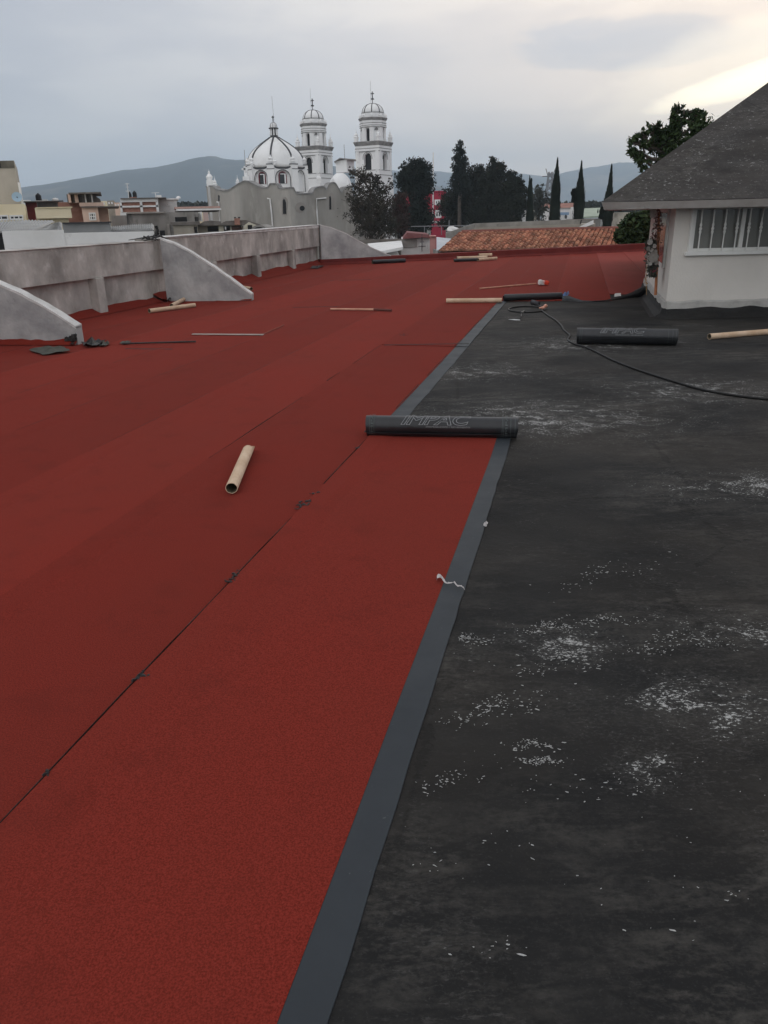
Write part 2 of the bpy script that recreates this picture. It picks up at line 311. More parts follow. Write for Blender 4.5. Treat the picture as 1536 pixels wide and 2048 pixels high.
def selv_material():
    k=NB('grey_selvage_film',.42,.35); v=k.tc
    c=k.mix(k.noise(k.map((1,1,1)),3,5,.6),(.017,.022,.028),(.034,.041,.048))
    c=k.mix(k.math('MULTIPLY',k.step(k.noise(v,28,6,.7),.66,.72),.5),c,(.13,.13,.13))
    k.put(k.b.inputs['Base Color'],c); k.put(k.b.inputs['Roughness'],k.math('ADD',.46,k.math('MULTIPLY',k.noise(v,4,4,.6),.3)))
    p=k.bump(k.noise(v,5,4,.5),.15,.02); k.bump(k.noise(v,90,3,.6),.2,.002,p); return k.m
selv=selv_material()
filmblack=mat('black_roll_film',(.013,.014,.016),(.022,.023,.026),6,.38,.15,20,spec=.5)
print_ink=mat('grey_print',(.25,.255,.26),rough=.6)
tarm=mat('bitumen',(.007,.007,.007),(.02,.018,.017),30,.5,.6,60,spec=.5)
card=mat('cardboard',(.50,.34,.22),(.66,.50,.36),5,.85,.2,60,c3=(.22,.15,.10),s3=7,t3=(.66,.78))
cardin=mat('cardboard_inside',(.10,.085,.055),(.17,.14,.09),9,.9)
wood=mat('raw_wood',(.50,.25,.17),(.62,.36,.25),8,.8)
# ---------------------------------------------------------------- the roof deck
UD=Vector((.2425,.9701,0)); VD=Vector((.9701,-.2425,0))
def uv(u,v,z=0): return UD*u+VD*v+Vector((0,0,z))
def vofu(p): return p.x*VD.x+p.y*VD.y
def uofu(p): return p.x*UD.x+p.y*UD.y
S0=Vector((-4.10,14.60,0)); E0=Vector((-1.86,25.5,0))        # foot of the left parapet
RA=G(650,530); RB=G(1293,502)                                # foot of the rear upstand
T1=(S0-Vector((-5.0,12.1,0))).normalized(); T1=UD.copy()
T2=(E0-S0).normalized(); N2=Vector((T2.y,-T2.x,0)); N1=VD.copy()
TR=(RB-RA).normalized(); NR=Vector((TR.y,-TR.x,0))           # towards the camera
RC=RA+TR*24
W0=S0-UD*22
def clipquad(): pass
mb=MB()
poly=[W0+Vector((-.2,0,0)),W0+VD*26,RC+NR*-.1+Vector((4,0,0)),RA-NR*.05+TR*-.2,E0,S0]
poly=[Vector((p.x,p.y,-.35)) for p in poly]
mb.ext(poly,(0,0,.35)); rooftop=tag(mb.build('rooftop',deck,origin=(0,0,0)),kind='structure')
# walls of our own building under the roof slab
mb=MB(); q=[Vector((p.x,p.y,-7.0)) for p in poly]; c=sum(q,Vector())/len(q); q=[c+(p-c)*.985+Vector((0,0,0)) for p in q]
mb.ext(q,(0,0,6.64)); b0=tag(mb.build('own_building',rawgray),'grey concrete building whose flat roof is being covered with red felt','building')
# red felt sheets, laid as overlapping strips
def umax_at(v):
    # where the line v=const meets the rear upstand or the left wall
    P=uv(0,v); a=RA-P; den=UD.x*NR.x+UD.y*NR.y
    return (a.x*NR.x+a.y*NR.y)/den
def felt_strip(v0,v1,u0,u1,m,zl=.011,zr=.005,selw=0.0,umin_wall=False,seed=0,curl=None,label=None):
    rr=random.Random(seed); n=max(8,int((u1-u0)/.12)); mbx=MB(); vs=[]; ms=MB(); vv=[]
    for i in range(n+1):
        u=u0+(u1-u0)*i/n; e0=noise.noise(Vector((u*1.3,seed*3.1,0)))*.006+noise.noise(Vector((u*7,seed,4)))*.0025
        e1=noise.noise(Vector((u*1.1,seed*5.7,9)))*.005; e2=noise.noise(Vector((u*2.3,seed,19)))*.007+noise.noise(Vector((u*9,seed,29)))*.005
        lift=0
        if curl and u>curl: lift=.016*((u-curl)/(u1-curl))**2
        z=noise.noise(Vector((u*.9,v0,5)))*.0012
        a=v0+e0; b=v1+e1; cl=lambda uu_,vv_: min(uu_,umax_at(vv_)+.1)
        vs+=[uv(cl(u,a),a,.0015),uv(cl(u,a),a,zl+z+lift),uv(cl(u,a+.1),a+.10,zl-.001+z+lift),uv(cl(u,a+.17),a+.17,zr+.001+z+lift),uv(cl(u,(a+b)/2),(a+b)/2,zr+z+lift),uv(cl(u,b),b,zr+z+lift)]
        w2=selw+e2; vv+=[uv(u,b+.0002,zr-.0008+z+lift),uv(u,b+w2,zr-.0008+z+lift),uv(u,b+w2+.0005,.0012+lift)]
    K=6; mbx.add(vs,[(i*K+j,i*K+j+1,(i+1)*K+j+1,(i+1)*K+j) for i in range(n) for j in range(K-1)]+[tuple(range(K)),tuple(n*K+j for j in range(K))])
    o=tag(mbx.build('red_roofing',m,origin=(0,0,0)),kind='structure')
    if selw>0:
        ms.add(vv,[(i*3+j,i*3+j+1,(i+1)*3+j+1,(i+1)*3+j) for i in range(n) for j in range(2)]+[(0,1,2),(n*3,n*3+1,n*3+2)])
        ms.build('selvage',selv,o)
    return o
UF=uofu(G(1003,604))           # where the covered part ends on the working side
VL0=vofu(S0); 
lapu=uofu(G(930,691))
felt_strip(-2.165,-1.302,-4,lapu,felts[1],selw=.135,seed=1)
felt_strip(-2.165,-1.302,lapu-.12,UF+.05,felts[1],zl=.017,zr=.011,selw=.135,seed=11)
felt_strip(-2.165,-1.302,UF,umax_at(-1.8)+.1,felts[1],zl=.012,zr=.006,seed=12)
curlu=uofu(G(1010,878))
felt_strip(-1.302,-.453,-4,curlu+.03,felts[0],zl=.016,zr=.0062,selw=.092,seed=2,curl=curlu-.5)
# along-the-roof strips to the left, down to the parapet
v=-2.165; i=0
while v>-8.6:
    v1=v+.005; v0=v-.855
    # how far does this strip run before the parapet (which leans inwards at the far end)
    u_end=umax_at(v1)+.1
    if v1>-7.6: felt_strip(max(v0,-7.66),v1,-4,14.05,felts[(i*2+2)%3],seed=20+i)
    felt_strip(max(v0,-8.1),v1,14.05,u_end,felts[(i*2+2)%3],seed=20+i)
    v=v0; i+=1
# sheets beyond the working edge
v=-1.302; i=0
EDGE=[G(1003,604),G(1135,600),G(1185,603),G(1228,600),G(1262,594),G(1292,580)]
while v<12:
    v0=v-.004; v1=v+.93
    vm=(v0+v1)/2
    us=[uofu(p) for p in EDGE]; vsx=[vofu(p) for p in EDGE]
    uu=us[0]
    for a in range(len(EDGE)-1):
        if vsx[a]<=vm<=vsx[a+1]: uu=us[a]+(us[a+1]-us[a])*(vm-vsx[a])/(vsx[a+1]-vsx[a])
    if vm>vsx[-1]: uu=us[-1]
    if vm<6.5: uu-=.02
    felt_strip(v0,v1,uu,umax_at(v1)+.12,felt_pale if i>=2 else felts[(i+1)%3],zl=.013,seed=60+i)
    v=v1; i+=1
# bitumen bleeding along the laps
def tar_line(v,u0,u1,seed,w=.007,z=.0185):
    rr=random.Random(seed); mbx=MB(); u=u0
    while u<u1:
        ln=rr.uniform(.08,.7)
        if rr.random()<.85:
            n=max(3,int(ln/.04)); vs=[]
            for i in range(n+1):
                a=u+ln*i/n; q=(w*(.25+.9*abs(noise.noise(Vector((a*9,seed,0))))))*math.sin(math.pi*(i+.3)/(n+.6)); 
                ee=noise.noise(Vector((a*1.3,seed*1.0,0)))*.006
                vs+=[uv(a,v-q+ee,z-.008),uv(a,v-q*.3+ee,z),uv(a,v+q*.5+ee,z-.001)]
            mbx.add(vs,[(i*3+j,i*3+j+1,(i+1)*3+j+1,(i+1)*3+j) for i in range(n) for j in range(2)])
        u+=ln
    return tag(mbx.build('seam_bitumen',tarm,origin=(0,0,0)),kind='structure')
tar_line(-1.306,.2,UF,2,.0032)
for j in range(7): tar_line(-2.165-.85*j-.004,4.2,22,30+j,.0015,.0122)
for j in range(6): tar_line(-1.302+.93*j,UF+.3,26,50+j,.005,.0145)
# end laps crossing the sheets
def cross_line(px0,py0,px1,py1,w=.006,z=.0135):
    a=G(px0,py0); b=G(px1,py1); t=(b-a).normalized(); n=Vector((-t.y,t.x,0)); mbx=MB(); vs=[]; K=24
    for i in range(K+1):
        p=a.lerp(b,i/K); q=w*(.4+abs(noise.noise(p*6))) ; vs+=[p+n*q+Vector((0,0,z)),p-n*q+Vector((0,0,z-.006))]
    mbx.add(vs,[(2*i,2*i+1,2*i+3,2*i+2) for i in range(K)]); tag(mbx.build('lap_bitumen',tarm,origin=(0,0,0)),kind='structure')
cross_line(768,693,938,690,.006,.0205); cross_line(585,616,680,614); cross_line(250,699,345,700); cross_line(660,562,742,560)
# cant strips turned up at the walls
mb=MB()
def cant(mbx,P,Q,n,w=.16,h=.09,seed=0):
    P=Vector(P);Q=Vector(Q);K=max(4,int((Q-P).length/.25)); vs=[]
    for i in range(K+1):
        p=P.lerp(Q,i/K); k=1+.35*noise.noise(p*1.7+Vector((seed,0,0)))
        vs+=[p+n*(w*k)+Vector((0,0,.012)),p+n*(w*.35)+Vector((0,0,h*.55*k)),p-n*.06+Vector((0,0,h*k*1.15))]
    mbx.add(vs,[(i*3+j,i*3+j+1,(i+1)*3+j+1,(i+1)*3+j) for i in range(K) for j in range(2)])
cant(mb,W0,S0,N1); cant(mb,S0,E0,N2,.24,.13,4)
tag(mb.build('red_roofing_cant',felts[1],origin=(0,0,0)),kind='structure')
# ---------------------------------------------------------------- left parapet
def ztop(px,py,P,Q): return onwall(px,py,P,Q).z
wall=thing('parapet_wall','long grey cement parapet with recessed panels, nearer length between the two left buttresses','parapet',(W0.x,W0.y,0))
zt1=ztop(318,481,W0,S0); zb1=onwall(165,560,W0+N1*.1,S0+N1*.1).z
Lw=(S0-W0).length
def rough_top(mbx,P,t,n,a0,a1,n0,n1,z0,zfun,step=.25):
    a=a0; vs=[]; K=max(2,int((a1-a0)/step))
    for i in range(K+1):
        a=a0+(a1-a0)*i/K; q=P+t*a; zz=zfun(a)+noise.noise(Vector((a*2.1,P.x,0)))*.010
        vs+=[q+n*n0+Vector((0,0,z0)),q+n*n0+Vector((0,0,zz-.012)),q+n*(n0+.02)*1.0+Vector((0,0,zz)),q+n*n1+Vector((0,0,zz+.004)),q+n*n1+Vector((0,0,z0))]
    fs=[(i*5+j,(i+1)*5+j,(i+1)*5+(j+1)%5,i*5+(j+1)%5) for i in range(K) for j in range(5)]
    fs+=[tuple(range(5)),tuple(K*5+j for j in range(4,-1,-1))]
    mbx.add(vs,fs)
def zz(p): return Vector((0,0,p))
b=MB(); b.obox(W0,UD,N1,0,Lw,-.26,-.05,-.2,zt1-.03); b.build('panel',concrete,wall)
b=MB(); rough_top(b,W0,UD,N1,0,Lw,.07,-.28,zb1,lambda a:zt1); b.build('band',concrete,wall)
for px,py in ((165,625),):
    g=G(px,py,.04); u=(g-W0).dot(UD)
    b=MB(); b.obox(W0,UD,N1,u,u+.22,-.05,.10,-.05,zb1-.003); b.build('pilaster',concrete,wall,bevel=.01)
for k_ in range(1,4):
    b=MB(); b.obox(W0,UD,N1,u-3.1*k_,u-3.1*k_+.22,-.05,.10,-.05,zb1-.003); b.build('pilaster',concrete,wall)

wall2=thing('parapet_wall','grey stained cement parapet with recessed panels running from the middle buttress to the farthest buttress','parapet',(S0.x,S0.y,0))
L2=(E0-S0).length; z2a=ztop(322,477,S0,E0); z2b=ztop(638,451,S0,E0)
f2=lambda a:z2a+(z2b-z2a)*a/L2
zb2=onwall(520,507,S0,E0).z
b=MB(); b.obox(S0,T2,N2,.02,L2,-.26,-.06,-.2,z2a-.03,z2b-.03); b.build('panel',concrete,wall2)
b=MB(); rough_top(b,S0,T2,N2,.0,L2,.06,-.28,zb2-.02,f2); b.build('band',concrete,wall2)
for px,py in ((433,560),(520,550),(590,532)):
    g=onwall(px,py,S0+N2*.1,E0+N2*.1); u=(g-S0).dot(T2)
    b=MB(); b.obox(S0,T2,N2,u-.12,u+.12,-.06,.10,-.05,zb2-.023); b.build('pilaster',concrete,wall2,bevel=.01)
b=MB(); rough_top(b,S0,T2,N2,.0,L2,.07,-.29,zt1+.0,lambda a:f2(a)+.016); 
# pale line of limewash along the far coping
b=MB(); rough_top(b,S0,T2,N2,.3,L2,.075,-.29,z2a+.0,lambda a:f2(a)+.02); b.build('coping',whitecap,wall2)
def buttress(P,Q,prof,label,thick=.16,zb=-.02,capped=True,xtra=None,group='sloping buttresses of the parapet'):
    d=(Vector(Q)-Vector(P)).normalized(); nb=Vector((d.y,-d.x,0)); nb=nb if nb.y<0 else -nb
    pts=[onwall(px,py,P,Q) for px,py in prof]
    if xtra: pts=[onwall(px,py,P,Q) for px,py in xtra]+pts
    # subdivide and roughen
    pp=[]
    for a,b_ in zip(pts[:-1],pts[1:]):
        n=max(1,int((b_-a).length/.08))
        for i in range(n): pp.append(a.lerp(b_,i/n)+Vector((0,0,noise.noise((a.lerp(b_,i/n))*9)*.008)))
    pp.append(pts[-1])
    foot=[Vector((pp[-1].x,pp[-1].y,zb)),Vector((pp[0].x,pp[0].y,zb))]
    t=thing('buttress',label,'buttress',(pp[-1].x,pp[-1].y,0),group)
    b=MB(); b.ext([p for p in pp]+foot,-nb*thick); b.build('web',concrete2,t)
    c_=MB(); vs=[]
    for i,p in enumerate(pp):
        k=noise.noise(p*7)*.008; q=p+nb*(.006+max(0,k)); r_=p-nb*(thick+.004)
        vs+=[q+zz(-.016-abs(k)),q+zz(.014),r_+zz(.014+k),r_+zz(-.02)]
    n=len(pp); c_.add(vs,[(i*4+j,(i+1)*4+j,(i+1)*4+(j+1)%4,i*4+(j+1)%4) for i in range(n-1) for j in range(4)]+[(0,1,2,3),(n*4-1,n*4-2,n*4-3,n*4-4)])
    c_.build('cap',whitecap,t)
    return t,foot[0],nb
bA=G(150,682,.05); bB=G(0,682,.05)
tb1,f1,nb1=buttress(bA,bB,[(0,571),(28,582),(70,604),(110,627),(151,654)],'near grey sloping buttress with a white cap, cut by the left edge of the view',.15,xtra=[(-160,500),(-80,535)])
tb2,f2_,nb2=buttress(G(340,598,.05),G(503,596,.05),[(320,478),(347,487),(382,505),(430,536),(470,565),(503,589)],'middle grey sloping buttress with white cap behind the crossed cardboard tubes',.15)
tb3,f3,nb3=buttress(RA-NR*.03,RB-NR*.03,[(640,450),(662,455),(692,467),(722,484),(750,499),(782,511)],'farthest grey sloping buttress, standing on the red rear upstand in front of the church',.25)
# torn felt skirts at the buttress feet
def skirt(P,Q,nrm,h,name='felt_skirt',m=None,seed=0,par=None):
    b=MB(); P=Vector(P);Q=Vector(Q);K=max(6,int((Q-P).length/.06)); vs=[]
    for i in range(K+1):
        p=P.lerp(Q,i/K); k=h*(.75+.6*noise.noise(p*6+Vector((seed,0,0))))
        vs+=[p+nrm*(h*.9)+zz(.014),p+nrm*.03+zz(k*.7),p+nrm*.012+zz(k),p-nrm*.02+zz(k*.98)]
    b.add(vs,[(i*4+j,i*4+j+1,(i+1)*4+j+1,(i+1)*4+j) for i in range(K) for j in range(3)])
    return b.build(name,m or felts[1],par)
skirt(Vector((bB.x,bB.y,0))+(bB-bA)*1.5,Vector((f1.x,f1.y,0)),nb1,.085,par=tb1)
skirt(G(325,600),Vector((f2_.x,f2_.y,0)),nb2,.05,par=tb2,seed=3)
# ---------------------------------------------------------------- rear upstand
zu=onwall(1293,487,RA,RB).z; zu0=onwall(660,518,RA,RB).z
ups=thing('rear_upstand','low upstand covered in dark red felt along the far edge of the roof','upstand',(RA.x,RA.y,0))
b=MB(); K=60; vs=[]; LR=23.5
for i in range(K+1):
    a=-.15+LR*i/K; p=RA+TR*a; z=zu0+(zu-zu0)*min(1.2,a/(RB-RA).length)+noise.noise(p*.8)*.012
    wv=noise.noise(p*1.3)*.01
    vs+=[p+NR*(.05+wv)+zz(.012),p+NR*.0+zz(.07),p+NR*(-.005+wv)+zz(z-.012),p-NR*.02+zz(z),p-NR*.24+zz(z+.004),p-NR*.26+zz(-.3)]
b.add(vs,[(i*6+j,(i+1)*6+j,(i+1)*6+(j+1)%6,i*6+(j+1)%6) for i in range(K) for j in range(6)]+[tuple(range(6)),tuple(K*6+j for j in range(5,-1,-1))])
b.build('felt_cover',mat('red_felt_upstand',(.125,.020,.017),(.17,.029,.024),2.0,.95,.3,60),ups)
def smooth(pts,n=10):
    out=[]
    P=[pts[0]]+pts+[pts[-1]]
    for i in range(1,len(P)-2):
        for k_ in range(n):
            t=k_/n; a,b_,c_,d_=P[i-1],P[i],P[i+1],P[i+2]
            out.append(.5*((2*b_)+(c_-a)*t+(2*a-5*b_+4*c_-d_)*t*t+(3*b_-a-3*c_+d_)*t**3))
    out.append(pts[-1]); return out
# ---------------------------------------------------------------- rooftop room on the right
PA=G(1331,617,.13); PB=G(1536,611,.13); tF=(PB-PA).normalized(); tF.z=0; nF=Vector((tF.y,-tF.x,0))   # towards camera
PL=Vector((4.99,15.0,.13)); tL=(PL-PA).normalized()
PA0=Vector((PA.x,PA.y,0))
room=thing('rooftop_room','white rendered rooftop room with a dark steep hipped roof and barred window','rooftop room',(PA.x,PA.y,0))
c0=at(1203,404,10.8); cR=at(1536,393,10.25); tE=(cR-c0); tE.z=0; tE.normalize()
hp=at(1536,165,14.1); apex=c0+(hp-c0)*1.62
LW=5.6; LB=4.2
wl=[PA0,PA0+tF*LW,PA0+tF*LW+tL*LB,PA0+tL*LB]; zc=1.47
b=MB(); b.ext([p+zz(.02) for p in wl],(0,0,zc-.02)); b.build('wall',whitewall,room)
# hipped roof with a thick pale eaves edge
e=[Vector((c0.x,c0.y,0))]; fr=c0+tE*7.6; e.append(Vector((fr.x,fr.y,0)))
ax=Vector((apex.x,apex.y,0)); dl=(ax-e[0]); 
nb_=Vector((-tE.y,tE.x,0)); depth=2*dl.dot(nb_)
e.append(e[1]+nb_*depth); e.append(e[0]+nb_*depth)
zt=c0.z; zb_=at(1203,420,10.8).z
b=MB(); K=40; vs=[]; fs=[]
roofm=deck_material('hip_roof_coating',1.0,((.022,.020,.019),(.048,.043,.040)),False,1.3,.2,.9)
b=MB()
for i in range(4):
    p,q=e[i]+zz(zt),e[(i+1)%4]+zz(zt); M_=14; rows=[]
    for r_ in range(M_+1):
        row=[]
        for s_ in range(M_+1):
            pt=(p.lerp(q,s_/M_)).lerp(apex,r_/M_*.999)
            row.append(pt+zz(noise.noise(pt*1.1)*.022*(1 if 0<r_ and 0<s_<M_ else 0)))
        rows.append(row)
    vs=[p_ for row in rows for p_ in row]; n=M_+1
    b.add(vs,[(r_*n+s_,r_*n+s_+1,(r_+1)*n+s_+1,(r_+1)*n+s_) for r_ in range(M_) for s_ in range(M_)])
roofo=b.build('roof',roofm,room)
b=MB(); ctr=sum(e,Vector())/4
ei=[ctr+(p-ctr)*.985 for p in e]; eb=[ctr+(p-ctr)*.990 for p in e]
fas=mat('eaves_cement',(.46,.43,.40),(.60,.575,.54),2.4,.9,.5,18,c3=(.20,.18,.165),s3=4,t3=(.62,.78))
vs=[]; K=48
for i in range(4):
    for k_ in range(K):
        f_=k_/K; o_=e[i].lerp(e[(i+1)%4],f_); i_=eb[i].lerp(eb[(i+1)%4],f_)
        w_=noise.noise(o_*5)*.006
        vs+=[o_+zz(zt-.006+w_),i_+zz(zb_+w_*.6)]
n=4*K
b.add(vs,[(2*i,2*i+1,(2*i+3)%(2*n),(2*i+2)%(2*n)) for i in range(n)]+[tuple(range(1,2*n,2))]); b.build('eaves',fas,room)
# plaster plinth + black flashing round the foot
def footband(pts,prof,m,name,seed=0,par=room,amp=.012):
    b=MB(); vs=[]; n=0; J=len(prof); ps=[]
    for i in range(len(pts)-1):
        a=pts[i];c=pts[i+1]; K=max(3,int((c-a).length/.07))
        for k_ in range(K+(1 if i==len(pts)-2 else 0)): ps.append((a.lerp(c,k_/K),i))
    nn=[]
    for i in range(len(pts)-1):
        t=(pts[i+1]-pts[i]).normalized(); q=Vector((t.y,-t.x,0)); nn.append(q if q.dot(ctr-pts[i])<0 else -q)
    for p,i in ps:
        k=noise.noise(p*4+Vector((seed,0,0)))*amp; nv=nn[i]
        for dd,h,f_ in prof: vs.append(p+nv*(dd+k*f_*.5)+zz(h+k*f_))
    n=len(ps); b.add(vs,[(i*J+j,i*J+j+1,(i+1)*J+j+1,(i+1)*J+j) for i in range(n-1) for j in range(J-1)])
    return b.build(name,m,par)
pp=[PA0+tL*LB,PA0+tL*.0,PA0+tF*LW]
ls=at(1300,560,(PA0+tL*2.6).y)
footband(pp,[(.004,.225,1),(.022,.205,1),(.030,.09,0)],mat('plaster_plinth',(.36,.35,.33),(.48,.465,.44),6,.9,.4,25),'plinth',1,amp=.02)
footband(pp,[(.006,.135,1),(.040,.125,1),(.055,.06,0),(.13,.012,0),(.19,.002,0)],mat('black_flashing',(.011,.011,.0115),(.022,.021,.020),3,.7,.6,25),'flashing',5,amp=.028)
# window in the front wall
def wp(px,py,off=0.0): return onwall(px,py,PA0+nF*off,PA0+tF+nF*off)
wl_=wp(1373,500); sill=wp(1370,509); topz=zc-.02
a0=(wl_-PA0).dot(tF); z0=sill.z; W=1.75
win=thing('dummy','','',(0,0,0)); bpy.data.objects.remove(win)
b=MB()
def wb(b,x0,x1,n0,n1,za,zb2): b.obox(PA0,tF,nF,x0,x1,n0,n1,za,zb2)
wfm=mat('window_white_frame',(.66,.66,.63),(.74,.74,.71),3,.5)
wb(b,a0-.03,a0+W+.03,-.02,.060,z0-.015,z0+.035); wb(b,a0,a0+.045,-.02,.045,z0+.035,topz-.05); wb(b,a0+W-.045,a0+W,-.02,.045,z0+.035,topz-.05); wb(b,a0,a0+W,-.02,.045,topz-.05,topz)
wb(b,a0+.045,a0+W-.045,-.02,.028,z0+.035,z0+.075); wb(b,a0+.045,a0+.075,-.02,.028,z0+.075,topz-.052)
mx_=(wp(1481,470)-PA0).dot(tF); wb(b,mx_-.028,mx_+.028,-.02,.033,z0+.075,topz-.052)
win=b.build('window',wfm,room,bevel=.004)
b=MB(); wb(b,a0+.076,a0+W-.046,.002,.010,z0+.0752,topz-.052)
gl=NB('window_glass',.12,.6); gl.put(gl.b.inputs['Base Color'],gl.mix(gl.step(gl.noise(gl.map((4,4,.5)),1.2,4,.5),.3,.7),(.12,.125,.115),(.20,.20,.185)))
b.build('pane',gl.m,win)
b=MB(); x=(wp(1395,480)-PA0).dot(tF); st=(wp(1419,480)-PA0).dot(tF)-x; i=0
while x+i*st<a0+W-.06:
    xx=x+i*st; p=PA0+tF*xx+nF*.05; h=topz-z0-.05; zm=z0+.03
    prof=[(.009,0),(.009,h*.38),(.014,h*.42),(.019,h*.45),(.012,h*.48),(.021,h*.51),(.021,h*.53),(.012,h*.56),(.018,h*.60),(.010,h*.66),(.009,h)]
    b.lathe([(r_,zm+q) for r_,q in prof],8,(p.x,p.y,0)); i+=1
b.build('window_bars',wfm,win)
# the narrow side window, seen almost edge on
b=MB(); b.obox(PA0,tL,-Vector((tL.y,-tL.x,0)),.75,2.3,-.01,.03,.62,1.42); sw=b.build('window',wfm,room)
b=MB(); b.obox(PA0,tL,-Vector((tL.y,-tL.x,0)),.82,2.23,.03,.034,.68,1.36); b.build('pane',gl.m,sw)
# ---------------------------------------------------------------- rolls of membrane
def roll(A,B,Rr,label,name='membrane_roll',turns=3.2,oval=.94,core=.035,text=True,z0=.0,start=0,group='rolls of black membrane',twist=0,m=filmblack):
    A=Vector((A[0],A[1],0)); B=Vector((B[0],B[1],0)); e=(B-A).normalized(); Lr=(B-A).length; nrm=Vector((e.y,-e.x,0))
    nrm=nrm if nrm.y<0 else -nrm
    t=thing(name,label,'roll',((A+B)/2).to_tuple()[:2]+(z0,),group)
    c=lambda x:A+e*x+zz(z0+Rr*oval)
    NS=int(turns*36); b=MB(); vs=[]
    XS=[0,.012,.03,.08,.2,.35,.5,.65,.8,.92,.97,.988,1]
    th=.004
    for i in range(NS+1):
        f_=i/NS; a=R(start)+f_*turns*2*math.pi; r_=Rr-(Rr-core)*f_
        for q,rr_ in ((0,r_),(1,r_-th)):
            for x in XS:
                k=1+.010*noise.noise(Vector((x*3,math.cos(a)*1.5+7*int(f_*turns),math.sin(a)*1.5+A.x)))
                tel=.010*math.sin(f_*9)*(1 if x>.5 else -1) if (x<.01 or x>.99) else 0
                dn=math.sin(a)*rr_*k; dz=math.cos(a)*rr_*k*oval
                vs.append(c(0)+e*(x*Lr+tel)+nrm*dn+zz(dz))
    X=len(XS); row=2*X
    fs=[]
    for i in range(NS):
        o0=i*row;o1=(i+1)*row
        for j in range(X-1):
            fs.append((o0+j,o0+j+1,o1+j+1,o1+j)); fs.append((o0+X+j,o1+X+j,o1+X+j+1,o0+X+j+1))
        fs.append((o0,o1,o1+X,o0+X)); fs.append((o0+X-1,o0+2*X-1,o1+2*X-1,o1+X-1))
    for o_ in (0,NS*row): fs+=[(o_+j,o_+X+j,o_+X+j+1,o_+j+1) for j in range(X-1)]
    b.add(vs,fs); sh=b.build('sheet',m,t)
    for i,p in enumerate(sh.data.polygons): p.use_smooth=True
    sh.data.shade_smooth() if hasattr(sh.data,'shade_smooth') else None
    md=sh.modifiers.new('es','EDGE_SPLIT'); md.split_angle=R(40)
    wrap=lambda x,a,rr_:c(x)+nrm*(math.sin(a)*rr_)+zz(math.cos(a)*rr_*oval)
    return t,wrap,Lr
def text_on(t,wrap,txt,x0,x1,h,abase,Rr,name='lettering',outline=.0016,shear=.3,spacing=1.0,rot=0,m=print_ink,solid=False):
    cu=bpy.data.curves.new('txt','FONT'); cu.body=txt; cu.size=1; cu.shear=shear; cu.space_character=spacing; cu.offset=.02 if not solid else .0
    cu.resolution_u=4
    if not solid: cu.dimensions='2D'; cu.fill_mode='NONE'; cu.bevel_depth=.014; cu.bevel_resolution=0
    o=bpy.data.objects.new('txt',cu); col.objects.link(o)
    dg=bpy.context.evaluated_depsgraph_get(); dg.update(); me=bpy.data.meshes.new_from_object(o.evaluated_get(dg)); bpy.data.objects.remove(o)
    vs=[v.co.copy() for v in me.vertices]
    # cut long faces so that they follow the curve of the roll
    xs=[v.x for v in vs]; ys=[v.y for v in vs]; xa,xb,ya,yb=min(xs),max(xs),min(ys),max(ys)
    b=MB(); out=[]
    for v in vs:
        fx=(v.x-xa)/(xb-xa); fy=(v.y-ya)/(yb-ya)
        if rot==0: x=x0+(x1-x0)*fx; a=abase-fy*h/Rr
        else: x=x0+(x1-x0)*(1-fy); a=abase-fx*h/Rr
        out.append(wrap(x,a,Rr*1.006+v.z*.02))
    b.add(out,[tuple(p.vertices) for p in me.polygons]); bpy.data.meshes.remove(me)
    return b.build(name,m,t)
def ring_lines(t,wrap,xs,Rr,w=.0012,a0=-.3,a1=2.4):
    for x in xs:
        b=MB(); K=24; vs=[]
        for i in range(K+1):
            a=a0+(a1-a0)*i/K; vs+=[wrap(x-w,a,Rr*1.007),wrap(x+w,a,Rr*1.007)]
        b.add(vs,[(2*i,2*i+1,2*i+3,2*i+2) for i in range(K)])
        b.build('edge_line',mat('faint_print',(.10,.12,.115),rough=.6),t)
ra=G(737,872); rb=G(1032,877); RR=.079
nn=Vector(((rb-ra).y,-(rb-ra).x,0)).normalized(); nn=nn if nn.y<0 else -nn
sh_=nn*.012
t,wr,Lr=roll(ra+sh_,rb+sh_,RR,'black membrane roll lying across the red felt and grey strip, half unrolled',z0=.006,start=118,turns=3.3,oval=.93)
sx=lambda px:(G(px,874)-ra).length*((G(px,874)-ra).dot(rb-ra)>0 or -1)
text_on(t,wr,'IMPAC',Lr*.232,Lr*.702,.088,1.22,RR,spacing=.95)
text_on(t,wr,'IMPERMEABILIZANTES Y RECUBRIMIENTOS',Lr*.402,Lr*.695,.011,1.44,RR,solid=True,shear=0,name='small_lettering')
ring_lines(t,wr,[.022,.052,Lr-.095,Lr-.085,Lr-.040,Lr-.012],RR)
for x in (.030,Lr-.076): text_on(t,wr,'IMPAC',x,x+.016,.22,2.2,RR,solid=True,shear=0,rot=1,name='edge_lettering',m=MATS['faint_print'])
ra=G(1154,689); rb=G(1352,692); nn=Vector(((rb-ra).y,-(rb-ra).x,0)).normalized(); nn=nn if nn.y<0 else -nn; sh_=-nn*.05
t,wr,Lr=roll(ra+sh_,rb+sh_,.099,'full black membrane roll lying alone on the dark roof beside the white room',start=100,turns=4.2,oval=.95)
text_on(t,wr,'IMPAC',Lr*.225,Lr*.69,.095,1.12,.099,spacing=.95)
text_on(t,wr,'IMPERMEABILIZANTES Y RECUBRIMIENTOS',Lr*.38,Lr*.66,.010,1.36,.099,solid=True,shear=0,name='small_lettering')
ring_lines(t,wr,[.025,.045,Lr-.095,Lr-.05,Lr-.015],.099)
ra=G(1003,604); rb=G(1124,600)
